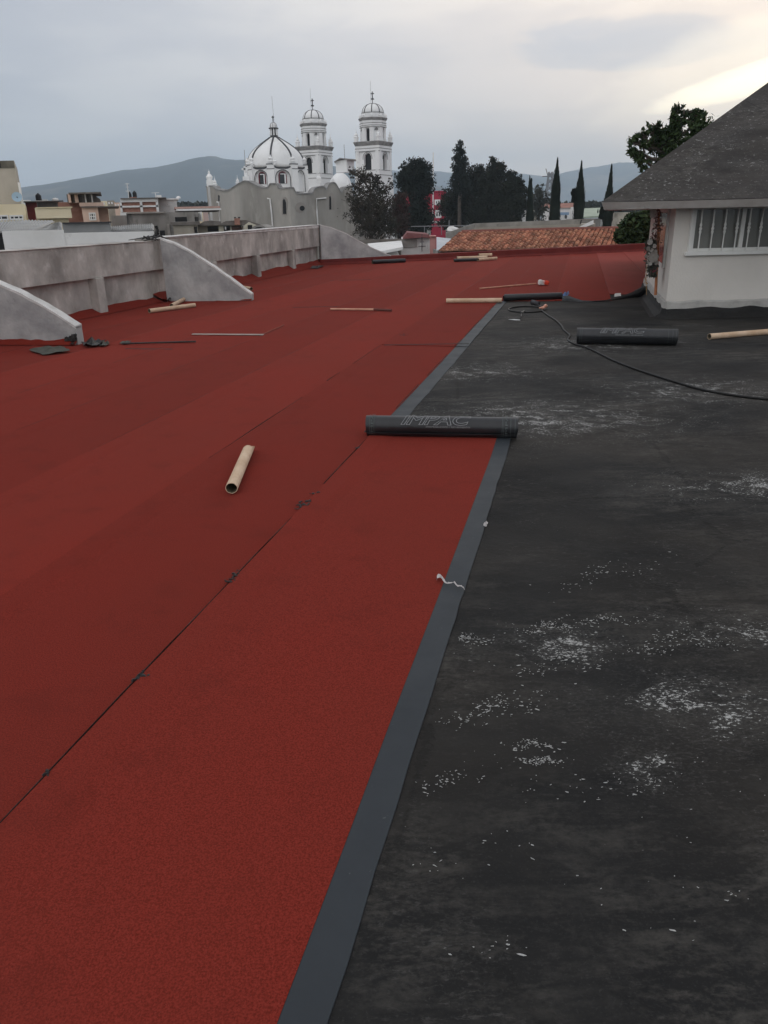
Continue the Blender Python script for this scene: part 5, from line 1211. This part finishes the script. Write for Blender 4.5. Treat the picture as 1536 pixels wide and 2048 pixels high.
# ---------------------------------------------------------------- buildings right of the church
t=hs('pink_building','bright magenta building with white window frames glimpsed between the dark trees',862,892,384,128,10,pink,'building',cap=.15,capm=pink)
wn(t,869,399,882,410,128,fm=church_white,nb=1,fw=.25); wn(t,870,420,883,436,128,fm=church_white,nb=1,fw=.25); blk(t,'base_band',church_white,862,442,892,446,128,-.1,0)
blk(t,'wing',pink,800,384,861.5,436,130,0,8)
mast(866,305,444,122,'tall thin white flagpole in front of the magenta building',[],.10,church_white,'flagpole','flagpole')
pyl=thing('lattice_pylon','distant grey lattice pylon with splayed arms on the skyline','pylon',at(1097,412,420))
b=MB(); Bz=at(1097,418,420); Tz=at(1097,344,420); w0=3.2
for s_ in (-1,1): 
    for y_ in (-1,1): b.tube([(Bz.x+s_*w0,420+y_*w0,ZG),(Bz.x+s_*.8,420+y_*.8,Tz.z)],.32,4)
for i in range(9):
    f=i/9; g=(i+1)/9; a=w0+(0.8-w0)*f; c=w0+(.8-w0)*g; za=ZG+(Tz.z-ZG)*f; zc_=ZG+(Tz.z-ZG)*g
    for y_ in (-1,1): b.tube([(Bz.x-a,420+y_*a,za),(Bz.x+c,420+y_*c,zc_)],.18,4); b.tube([(Bz.x+a,420+y_*a,za),(Bz.x-c,420+y_*c,zc_)],.18,4)
b.build('mast',antenna,pyl); b=MB()
b.tube([(Bz.x-4,420,Tz.z-2),(Bz.x+4,420,Tz.z-2)],.25,4); b.tube([(Bz.x-.8,420,Tz.z-3),(Bz.x-2.4,420,Tz.z+1.6)],.2,4); b.tube([(Bz.x+.8,420,Tz.z-3),(Bz.x+2.4,420,Tz.z+1.6)],.2,4); b.tube([(Bz.x-5,420,Tz.z-6),(Bz.x+5,420,Tz.z-6)],.22,4); b.build('crossarm',antenna,pyl)
# distant row
def roofed(name,label,px0,px1,pyw,pyr,Y,wm,rm,dep=8):
    t=hs(name,label,px0,px1,pyw,Y,dep,wm); A=at(px0,pyw,Y);B=at(px1,pyw,Y); zr=at((px0+px1)/2,pyr,Y).z; zw=at((px0+px1)/2,pyw,Y).z+.01; o=.3
    b=MB(); b.add([(A.x-o,Y-o,zw),(B.x+o,Y-o,zw),(B.x+o,Y+dep+o,zw),(A.x-o,Y+dep+o,zw),(A.x-o,Y+dep/2,zr),(B.x+o,Y+dep/2,zr)],[(0,1,5,4),(2,3,4,5),(1,2,5),(3,0,4),(0,3,2,1)]); b.build('roof',rm,t); return t
tile_far=mat('far_tile',(.26,.12,.09),(.34,.17,.13),1)
roofed('distant_house','white walled distant house with brown tile roof between second and third cypress',1086,1147,416,406,150,offwhite,tile_far)
t=hs('mural_house','small white house with a blue topped mural between second and third cypress',1118,1141,424,120,6,offwhite,'house'); blk(t,'mural_sky',mat('mural_blue',(.22,.33,.48),(.30,.40,.54),1),1119,424.5,1138,430,120,-.04,0)
b=MB(); b.ext([at(1132+2.6*math.cos(R(a)),433.5+4.2*math.sin(R(a)),119.9) for a in range(0,360,30)],(0,.03,0)); b.build('mural_shape',mat('mural_dark',(.08,.08,.08)),t)
t=hs('white_lean_to','little white block right of the mural with grey piers',1142,1152,414,122,5,offwhite,'house'); wn(t,1144,420,1147,430,122,nb=0)
green=mat('pale_green_sheet',(.30,.36,.28),(.36,.42,.34),1,.7)
t=thing('green_roof_hall','long hall with a pale green sheet roof right of the third cypress','hall',at(1188,440,95)); p=[at(1160,417,100),at(1208,415,100),at(1206,431,92),at(1160,434,92)]
b=MB(); b.add(p+[q-zz(.15) for q in p],[(0,1,2,3),(7,6,5,4),(0,4,5,1),(1,5,6,2),(2,6,7,3),(3,7,4,0)]); b.build('roof',green,t); b=MB(); b.box((p[3].x+.2,92.4,ZG),(p[2].x-.1,99.5,p[3].z-.25)); b.build('wall',rawgray,t)
t=hs('white_gable_shed','pale concrete shed with a sloping white top right of the long grey wall',1163,1191,448,40.5,3,beige,'shed')
b=MB(); b.ext([at(1147,461,40.2),at(1190,440,40.2),at(1190,448,40.2),at(1168,456,40.2),at(1160,461,40.2)],(0,.25,0)); b.build('slope_edge',offwhite,t)
t=hs('grey_flat_house','low pale grey concrete house behind the fourth cypress, under the eaves',1228,1262,425,58,6,rawbrown,'house'); blk(t,'wing',beige,1190,452,1252,470,50,0,5); blk(t,'red_band',rustred,1190,451,1250,455,49.9,0,.2); blk(t,'ledge',offwhite,1238,449,1252,451,57.8,0,.2)
t=hs('concrete_annex','grey concrete annex seen under the eaves left of the bushes',1256,1300,428,64,6,rawgray,'house'); wn(t,1245,443,1252,447,57.9,nb=0) if False else None
t=hs('white_far_house','small white house half hidden behind the thin bare tree left of the second cypress',1030,1055,419,112,7,offwhite,'house'); wn(t,1036,424,1041,432,112,nb=0)
# generic far houses filling the town between the nearer roofs
rr=random.Random(21); cols=[offwhite,beige,peach,rawgray,cream,mat('pale_pink_wall',(.50,.36,.33),(.56,.42,.38),1),mat('dull_white',(.48,.47,.45),(.56,.55,.53),1)]
FH=[(120,134,404,150),(214,228,401,110),(228,240,405,105),(376,392,416,150),(392,408,417,180),(405,415,418,170),(70,95,399,160),(40,60,400,190),(1055,1075,419,170),(1150,1165,412,210),(1290,1312,424,90),(196,213,402,130),(1208,1226,425,140),(1330,1400,424,80),(1400,1480,426,75),(1480,1560,424,85)]
for i,(a,c,y,Y) in enumerate(FH):
    lab=['far white','far beige','far peach','far grey','far cream','far pinkish','far dull white'][i%7]
    pos={0:'behind the brick flank of the peach house',1:'right of the peach house roof',2:'just left of the brick panel building',3:'right of the white wing roof',4:'between the white wing and the church pier',5:'touching the left church pier on the skyline',6:'behind the black tank on the red wall',7:'beside the bare concrete block',8:'behind the first cypress',9:'behind the third cypress',10:'behind the bushes under the eaves',11:'behind the peach house stair cover',12:'behind the fourth cypress',13:'hidden beyond the white room',14:'beyond the white room window',15:'beyond the right edge'}[i]
    t=hs('distant_house',lab+' house '+pos,a,c,y,Y,9,cols[i%7],'house','houses scattered across the town')
    if i<13: w_=(c-a); wn(t,a+w_*.2,y+3,a+w_*.4,y+7,Y,nb=0,fw=.12); wn(t,a+w_*.6,y+3,a+w_*.8,y+7,Y,nb=0,fw=.12)
# ---------------------------------------------------------------- low houses behind the rear upstand
t=thing('white_gable_house','white roofed low house right of the farthest buttress','house',at(770,505,40)); 
b=MB(); P=[at(735,487,46),at(803,481,46),at(806,494,36),at(748,505,36)]; b.add(P+[q-zz(.12) for q in P],[(0,1,2,3),(7,6,5,4),(0,4,5,1),(1,5,6,2),(2,6,7,3),(3,7,4,0)]); b.build('roof',offwhite,t)
b=MB(); b.box((P[3].x,36.3,ZG),(P[2].x-.1,45.5,P[2].z-.45)); b.build('wall',offwhite,t)
blk(t,'parapet',mat('brown_parapet',(.13,.115,.105),(.20,.18,.16),2),700,479,803,487,47,0,.3)
t=hs('small_white_house','small white house with two slim windows left of the salmon pillar',803,861,477,44,4,offwhite,'house',z0=ZG)
blk(t,'grey_panel',rawgray,803,478,834,494,43.9,-.02,0)
b=MB(); b.ext([at(806,478,43.5),at(815,465,43.5),at(858,469,43.5),at(862,477,43.5),at(850,475,43.5)],(0,4.5,0)); b.build('roof',mat('muted_red',(.17,.065,.065),(.24,.10,.10),1.5),t)
wn(t,841,488,845,501,43.9,nb=0,fw=.05); wn(t,853,487,857,500,43.9,nb=0,fw=.05)
t=hs('salmon_pillar','square salmon pink pillar between the small white house and the tile roof',860,871.5,473,42,.9,salmon,'pillar')
b=MB(); A=at(859,473,41.9); B=at(872.5,471.5,41.9); b.box((A.x,41.8,A.z),(B.x,43,B.z)); b.build('cap',salmon,t)
mast(844,468,503,41,'thin dark tv aerial in front of the small white house',[(.3,.18),(.55,.1)],.02,metald)
t=thing('metal_awning','bluish white metal awning between the salmon pillar and the tile roof','awning',at(885,495,39)); P=[at(873,474,41),at(902,477,41),at(889,498,37),at(873,500,37)]
b=MB(); b.add(P+[q-zz(.05) for q in P],[(0,1,2,3),(7,6,5,4),(0,4,5,1),(1,5,6,2),(2,6,7,3),(3,7,4,0)]); b.build('sheet',mat('bluish_metal',(.42,.45,.49),(.52,.54,.57),2,.5),t); b=MB(); b.box((P[3].x+.1,37.5,ZG),(P[2].x,40.8,P[3].z-.1)); b.build('wall',rawgray,t)
# dark railing in front of the trees
t=thing('pipe_railing','thin grey pipe railing running in front of the dark trees','railing',at(865,455,62)); b=MB()
b.tube([at(822,453,62),at(1000,450,62)],.035,6)
for px in (849,883,898,930,960): b.tube([at(px,452.5,62),at(px,470,62)],.03,5)
b.build('rail',antenna,t)
mast(898,440,470,45,'thin grey post at the left end of the long grey wall',[],.03)
# tiled roof
tile=NB('clay_tiles',.85,.25); oi=tile.n.new('ShaderNodeVertexColor'); oi.layer_name='tint'
tc_=tile.mix(tile.step(tile.noise(tile.tc,3.2,5,.6),.35,.65),(.34,.145,.095),(.56,.28,.18)); tc_=tile.mix(1.0,tc_,oi.outputs[0],'MULTIPLY'); tc_=tile.mix(tile.math('MULTIPLY',tile.step(tile.noise(tile.tc,7,6,.65),.56,.70),.6),tc_,(.09,.065,.055)); tile.put(tile.b.inputs['Base Color'],tc_)
t=thing('tiled_roof_house','low house with a weathered orange clay tile roof beyond the far red upstand','house',at(1050,480,37))
TL=at(919,468,38.3); TR_=at(1232,461,38.6); BL=at(877,506,35.2); BR=at(1290,492,35.4)
TR_=TL+(TR_-TL).normalized()*((TR_-TL).length); BRx=BL+(TR_-TL); BR=Vector((BRx.x,BRx.y,BRx.z))
# extend right so that the sheet stays a parallelogram
ex=(TR_-TL)*.32; across=(TR_-TL)+ex; down=BL-TL
nc=int(across.length/.205); nr=11; vs=[]; fs=[]; cols_=[]; rr=random.Random(4)
upn=across.cross(down).normalized(); upn=upn if upn.z>0 else -upn
ca=across/nc; dr=down/nr; cu_=ca.normalized(); dn_=dr.normalized()
for r_ in range(nr):
    for c in range(nc):
        jx=rr.uniform(-.012,.012); jy=rr.uniform(-.03,.03); tw=rr.uniform(-.06,.06); tint=rr.choice((.72,.85,.95,1.0,1.1,1.25,.6))*rr.uniform(.9,1.1); hue=rr.uniform(.9,1.1)
        o_=TL+ca*(c+.5+jx)+dr*(r_)+upn*.04+dn_*jy
        base=len(vs); n=6
        for e_,(rad,lift) in enumerate(((.076,.000),(.100,.045))):
            for k_ in range(n+1):
                a=math.pi*k_/n; vs.append(o_+dr*(e_*1.16)+cu_*(math.cos(a)*rad+tw*e_*.3)+upn*(math.sin(a)*rad*.95+lift))
        fs+=[(base+k_,base+k_+1,base+n+1+k_+1,base+n+1+k_) for k_ in range(n)]; fs.append(tuple(base+n+1+k_ for k_ in range(n+1)))
        cols_+= [(tint,tint*hue,tint*hue)]*(n+1)
b=MB(); b.add(vs,fs); ro=b.build('roof',tile.m,t)
ca_=ro.data.color_attributes.new('tint','FLOAT_COLOR','CORNER'); li=0
for pi,p in enumerate(ro.data.polygons):
    cc=cols_[pi]
    for l_ in p.loop_indices: ca_.data[l_].color=(*cc,1)
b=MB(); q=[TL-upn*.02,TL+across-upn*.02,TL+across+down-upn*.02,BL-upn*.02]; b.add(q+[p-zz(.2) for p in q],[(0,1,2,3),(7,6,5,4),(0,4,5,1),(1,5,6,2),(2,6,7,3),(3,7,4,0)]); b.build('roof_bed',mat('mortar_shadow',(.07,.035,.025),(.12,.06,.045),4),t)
b=MB(); c_=(TL+TL+across+down)/2; q=[c_+(p-c_)*.97 for p in q]; b.add([Vector((p.x,p.y,min(p.z-.25,BL.z-.2))) for p in q]+[Vector((p.x,p.y,ZG)) for p in q],[(0,1,2,3),(0,4,5,1),(1,5,6,2),(2,6,7,3),(3,7,4,0)]); b.build('wall',offwhite,t)
b=MB(); b.tube([TL+upn*.08+cu_*.1,TL+across*.5+upn*.10,TL+across+upn*.08],.10,8); b.build('ridge',mat('ridge_red',(.16,.06,.045),(.24,.09,.07),3),t)
# long grey wall behind the tiles
t=thing('long_grey_wall','long weathered grey wall with a pale ledge behind the clay tile roof','wall',at(1050,455,43))
A=at(950,447,44); B=at(1191,437.5,44); C_=at(893,466,41.5)
rawl=mat('long_wall_grey',(.22,.205,.185),(.33,.31,.28),1.2,.95,c3=(.14,.13,.12),s3=2,t3=(.55,.75))
b=MB(); zt_=(A.z+B.z)/2; b.add([(A.x,44,ZG),(B.x,44,ZG),(B.x,44.5,ZG),(A.x,44.5,ZG),(A.x,44,A.z),(B.x,44,B.z),(B.x,44.5,B.z),(A.x,44.5,A.z)],[(0,3,2,1),(4,5,6,7),(0,1,5,4),(1,2,6,5),(2,3,7,6),(3,0,4,7)]); b.build('wall',rawl,t)
b=MB(); b.add([(C_.x,41.5,ZG),(A.x-.01,44,ZG),(A.x-.01,44.4,ZG),(C_.x,41.9,ZG),(C_.x,41.5,C_.z),(A.x-.01,44,A.z),(A.x-.01,44.4,A.z),(C_.x,41.9,C_.z)],[(0,3,2,1),(4,5,6,7),(0,1,5,4),(1,2,6,5),(2,3,7,6),(3,0,4,7)]); b.build('sloping_end',rawl,t)
b=MB(); A2=at(935,456,43.8);B2=at(1165,448,43.8); b.add([(A2.x,43.8,A2.z-.25),(B2.x,43.8,B2.z-.25),(B2.x,44,B2.z-.25),(A2.x,44,A2.z-.25),(A2.x,43.8,A2.z),(B2.x,43.8,B2.z),(B2.x,44,B2.z),(A2.x,44,A2.z)],[(0,3,2,1),(4,5,6,7),(0,1,5,4),(1,2,6,5),(2,3,7,6),(3,0,4,7)]); b.build('ledge',beige,t)
b=MB(); p=at(1161,437,43.9)
for i in range(4): b.tube([at(1163-i,440+i*5,43.9),at(1161-i*.5,446+i*5,43.9)],.03,4)
b.build('crack',dark,t)
p=at(906,459,43); b=MB(); b.blob(p,(.30,.2,.16),.3,8,5,3); tag(b.build('rubble',offwhite),'small white lump of rubble on the sloping end of the long grey wall','rubble')
# ---------------------------------------------------------------- trees
def leafmat(name,a,b_,c_=None,s_=.5): return mat(name,a,b_,s_,.75,spec=.15,c3=c_,s3=s_*1.7,t3=(.5,.7))
bark=mat('bark',(.06,.05,.04),(.12,.10,.085),3,.95)
def tree(name,label,px,Y,blobs,leaf,n,m,group=None,cl=14,asp=.5,droop=0,seed=1,twig=True,trunk_r=.25,tight=.20,limbs=6,trunk_top=None):
    rr=random.Random(seed); base=at(px,430,Y); t=thing(name,label,'tree',(base.x,Y,ZG),group); k=Y/1646; lb=MB(); bl=[]; area=0
    for q in blobs:
        x,y,rx,ry=q[:4]; dy=q[4] if len(q)>4 else 0; c_=at(x,y,Y); c_.y+=dy; r_=Vector((rx*k,(rx*k+ry*k)/2*.8,ry*k)); bl.append((c_,r_,rx*ry)); area+=rx*ry
    for c_,r_,ar in bl:
        for i in range(max(2,int(n*ar/area/cl))):
            d_=Vector((rr.gauss(0,1),rr.gauss(0,1),rr.gauss(0,1))).normalized(); f=rr.random()**.42
            p=c_+Vector((d_.x*r_.x,d_.y*r_.y,d_.z*r_.z))*f*(1+.16*rr.gauss(0,1)); cr=min(r_.x,r_.z)*tight*rr.uniform(.5,1.4)
            for j in range(cl):
                q=p+Vector((rr.gauss(0,cr),rr.gauss(0,cr),rr.gauss(0,cr*.8)-droop*abs(rr.gauss(0,cr))))
                a=Vector((rr.gauss(0,1),rr.gauss(0,1),rr.gauss(0,.7)-droop*1.5)).normalized(); b2=a.cross(Vector((rr.gauss(0,1),rr.gauss(0,1),rr.gauss(0,1)))).normalized(); s2=leaf*rr.uniform(.6,1.35)
                lb.add([q-a*s2,q+b2*s2*asp,q+a*s2,q-b2*s2*asp],[(0,1,2,3)])
    lb.build('crown',m,t)
    tb=MB(); top=trunk_top or max(c_.z for c_,_,_ in bl)-.5*bl[0][1].z; tp=Vector((base.x,Y,top))
    tb.tube([(base.x,Y,ZG-.2),(base.x+.1*trunk_r,Y,ZG+(top-ZG)*.35),(base.x-.2*trunk_r,Y,ZG+(top-ZG)*.7),tp],[trunk_r,trunk_r*.8,trunk_r*.55,trunk_r*.15],9)
    for c_,r_,_ in bl:
        z_=max(ZG+1.5,c_.z-r_.z*1.6); s0=Vector((base.x,Y,min(z_,top))); tb.tube([s0,s0.lerp(c_,.55)+Vector((0,0,-.1)),c_],[trunk_r*.35,trunk_r*.25,trunk_r*.08],6)
        for q_ in range(limbs): 
            e_=c_+Vector((rr.gauss(0,.5)*r_.x,rr.gauss(0,.5)*r_.y,rr.gauss(.1,.5)*r_.z)); tb.tube([s0.lerp(c_,.75),e_],[trunk_r*.14,trunk_r*.03],4)
    tb.build('trunk',bark,t); return t
olive=leafmat('olive_leaves',(.030,.028,.020),(.062,.055,.040),(.085,.062,.05),.6)
darkg=leafmat('dark_conifer',(.012,.018,.015),(.026,.034,.027),None,.7)
dkb=leafmat('dark_broadleaf',(.014,.018,.013),(.032,.038,.026),(.045,.045,.03),.5)
midg=leafmat('fresh_leaves',(.018,.032,.012),(.045,.072,.028),(.065,.09,.035),1.2)
greyg=leafmat('grey_thin_leaves',(.045,.050,.042),(.075,.08,.065),None,.7)
tree('olive_tree','loose brownish green tree in front of the right belfry tower',742,84,[(723,352,18,17),(748,362,20,16),(712,372,14,14),(765,380,16,14),(735,395,34,24),(710,402,18,22),(772,410,18,24),(740,430,40,26),(768,445,26,28),(718,425,20,24),(745,458,38,20),(785,455,14,22),(702,345,7,9),(780,372,6,12)],.095,17000,olive,seed=2,tight=.16,droop=.5,trunk_r=.35)
tree('reddish_tree','dull reddish brown tree between the olive tree and the round dark conifer',798,88,[(800,392,9,10),(803,412,14,22),(798,440,18,30),(806,465,12,14),(792,420,8,30)],.11,9500,leafmat('reddish_leaves',(.040,.026,.022),(.070,.045,.036),(.10,.03,.03),.8),seed=3,tight=.22,droop=.4)
tree('round_conifer','tall dark round topped conifer with drooping clumps left of the magenta building',836,98,[(832,330,20,13),(848,336,14,12),(812,338,12,10),(830,348,34,16),(806,360,16,14),(856,366,14,16),(834,372,26,16),(812,382,14,12),(858,380,10,8),(836,400,22,26),(838,430,26,30),(826,445,26,20),(852,440,14,20)],.13,26000,darkg,seed=4,tight=.17,droop=.9,trunk_r=.4)
tree('slender_conifer','slender drooping conifer spire at the left of the big dark grove',919,112,[(921,286,5,6),(917,296,8,9),(922,308,9,10),(914,316,8,8),(924,324,11,12),(912,334,9,9),(921,343,14,12),(910,350,7,8),(918,362,16,14),(926,378,18,14)],.13,7500,darkg,seed=5,tight=.22,droop=1.0,trunk_r=.35,limbs=2)
tree('grove_tree','broad dark tree with a rounded top, left part of the big grove',948,116,[(948,350,20,20),(962,338,12,10),(930,366,26,20),(908,395,28,24),(892,410,16,18),(935,400,34,36),(915,430,32,24),(900,445,24,14),(962,375,22,30)],.14,24000,dkb,'dark trees of the grove',seed=6,tight=.17,droop=.4,trunk_r=.5)
tree('grove_tree','tallest pointed dark tree in the middle of the big grove',992,112,[(985,320,6,9),(993,328,9,10),(984,338,14,12),(1003,334,9,10),(996,352,22,18),(978,360,18,18),(990,385,30,28),(985,420,36,30),(1000,440,34,18),(960,430,26,26)],.14,24000,dkb,'dark trees of the grove',seed=7,tight=.17,droop=.4,trunk_r=.5)
tree('grove_tree','lower rounded dark tree at the right end of the big grove',1028,108,[(1022,352,12,11),(1035,362,12,10),(1024,374,22,16),(1044,380,11,10),(1030,398,22,20),(1022,425,24,28),(1040,418,10,16)],.14,14000,dkb,'dark trees of the grove',seed=8,tight=.18,droop=.4,trunk_r=.4)
tree('thin_bare_tree','thin greyish tree with sparse leaves between the first and second cypress',1079,118,[(1079,385,14,14),(1072,400,12,18),(1087,402,12,18),(1079,424,16,20)],.17,2100,greyg,seed=9,tight=.2,trunk_r=.25,limbs=9)
tree('low_shrub_tree','low dark shrubby tree between the grove and the first cypress',1048,122,[(1047,418,9,14),(1050,432,8,10)],.18,1100,dkb,seed=19,tight=.25,trunk_r=.2)
def cypress(px,py0,py1,wpx,Y,label,seed,lean=0,shoulder=None):
    rr=random.Random(seed); base=at(px,py1,Y); tp=at(px+lean,py0,Y); k=Y/1646; t=thing('cypress',label,'tree',(base.x,Y,ZG),'slim dark cypresses beyond the long grey wall'); b=MB(); h=tp.z-base.z
    N_=int(5200*(h/10)); 
    for i in range(N_):
        f=rr.random()**.8; w_=wpx/2*k*(min(1,(1-f)*1.45)**.95)*(.86+.14*math.sin(f*9+seed)); 
        if f>.9: w_*=.8
        a=rr.uniform(0,6.283); rad=w_*rr.uniform(.55,1.06)*(1+.16*noise.noise(Vector((math.cos(a)*2,math.sin(a)*2,f*14+seed))))
        z=base.z+h*f+rr.gauss(0,.05); x=base.x+(tp.x-base.x)*f+rad*math.cos(a); y=Y+rad*math.sin(a); s_=rr.uniform(.14,.30)
        d_=Vector((math.cos(a)*.18,math.sin(a)*.18,1)).normalized(); c_=Vector((-math.sin(a),math.cos(a),rr.uniform(-.3,.3))); p=Vector((x,y,z)); b.add([p-d_*s_*.5,p+c_*s_*.25,p+d_*s_,p-c_*s_*.25],[(0,1,2,3)])
    if shoulder:
        for (sx_,sy_,sw,sh2) in shoulder:
            c0_=at(sx_,sy_,Y)
            for i in range(500): p=c0_+Vector((rr.gauss(0,sw*k*.4),rr.gauss(0,sw*k*.4),rr.uniform(-sh2,sh2)*k)); s_=rr.uniform(.12,.25); b.add([p-Vector((0,0,s_*.5)),p+Vector((s_*.25,.05,0)),p+Vector((0,0,s_)),p-Vector((s_*.25,.05,0))],[(0,1,2,3)])
    b.lathe([(wpx*.30*k,0),(wpx*.38*k,h*.25),(wpx*.30*k,h*.55),(wpx*.12*k,h*.85),(.02,h*.96)],9,(base.x,Y,base.z)); b.build('crown',darkg,t)
    b=MB(); b.tube([(base.x,Y,ZG),(base.x,Y,base.z+h*.3)],[.28,.15],8); b.build('trunk',bark,t); return t
cypress(1059.5,358,449,17,72,'short slim cypress with a forked tip, first from the left',1,0,[(1062.5,368,1.3,7)])
cypress(1108,323,449,27,62,'tall dense cypress with a bent needle tip, second from the left',2,7)
cypress(1156,329,446,27,62,'dense cypress with a ragged left shoulder, third from the left',3,7,[(1149,392,6,10)])
cypress(1213,337,462,25,56,'cypress partly hidden behind the corner of the dark hipped roof',4,10,[(1204,428,5,8)])
# distant tree line
b=MB(); rr=random.Random(31)
for i in range(5200):
    px=rr.uniform(1130,1330) if i%2 else rr.uniform(860,1330); Y=rr.uniform(230,330); top=407+6*noise.noise(Vector((px*.05,0,0)))-3*noise.noise(Vector((px*.2,3,0))); c_=at(px,rr.uniform(top,422),Y); leafquad(b,c_,rr.uniform(.6,1.3),rr,.7)
tag(b.build('tree_line',dkb,origin=(0,0,0)),'hazy distant tree line below the right hills','tree line',kind='stuff')
b=MB()
for i in range(5000):
    px=rr.uniform(-60,440); Y=rr.uniform(260,380); c_=at(px,rr.uniform(410+4*noise.noise(Vector((px*.04,5,0))),430)-(0.02*(px-200)),Y); leafquad(b,c_,rr.uniform(.6,1.4),rr,.7)
tag(b.build('tree_line',dkb,origin=(0,0,0)),'hazy distant tree line below the left hill','tree line',kind='stuff')
# tree beyond the hipped roof, bushes under the eaves
tree('broadleaf_tree','leafy green tree rising behind the slope of the dark hipped roof',1330,21,[(1296,262,12,9),(1278,272,10,9),(1262,284,7,7),(1310,254,12,10),(1298,284,22,13),(1272,300,14,12),(1322,272,18,16),(1284,318,14,12),(1282,334,6,8),(1356,215,10,8),(1352,232,13,12),(1374,226,12,9),(1398,228,11,8),(1368,244,18,12),(1392,246,14,12),(1345,262,20,16),(1340,300,34,34),(1400,270,30,30),(1420,310,60,50)],.07,10500,midg,seed=12,tight=.17,droop=.6,asp=.34,trunk_r=.18,limbs=8,trunk_top=3.5)
tree('leafy_bush','dark green bush below the eaves to the left of the white room',1272,31,[(1282,440,24,16),(1262,455,22,18),(1290,462,24,22),(1245,470,16,13),(1268,478,30,14),(1236,468,8,6),(1300,440,14,18)],.10,11000,midg,seed=13,tight=.2,trunk_r=.15)
# ---------------------------------------------------------------- haze
hz=bpy.data.materials.new('haze_air'); hz.use_nodes=True; hn=hz.node_tree; hn.nodes.clear()
pv=hn.nodes.new('ShaderNodeVolumePrincipled'); pv.inputs['Color'].default_value=(.73,.87,1,1); pv.inputs['Density'].default_value=.00030; pv.inputs['Anisotropy'].default_value=.0
ho=hn.nodes.new('ShaderNodeOutputMaterial'); hn.links.new(pv.outputs[0],ho.inputs['Volume'])
b=MB(); b.box((-6200,-6200,ZG-1),(6200,6200,400)); tag(b.build('haze',hz,origin=(0,0,0)),kind='stuff')
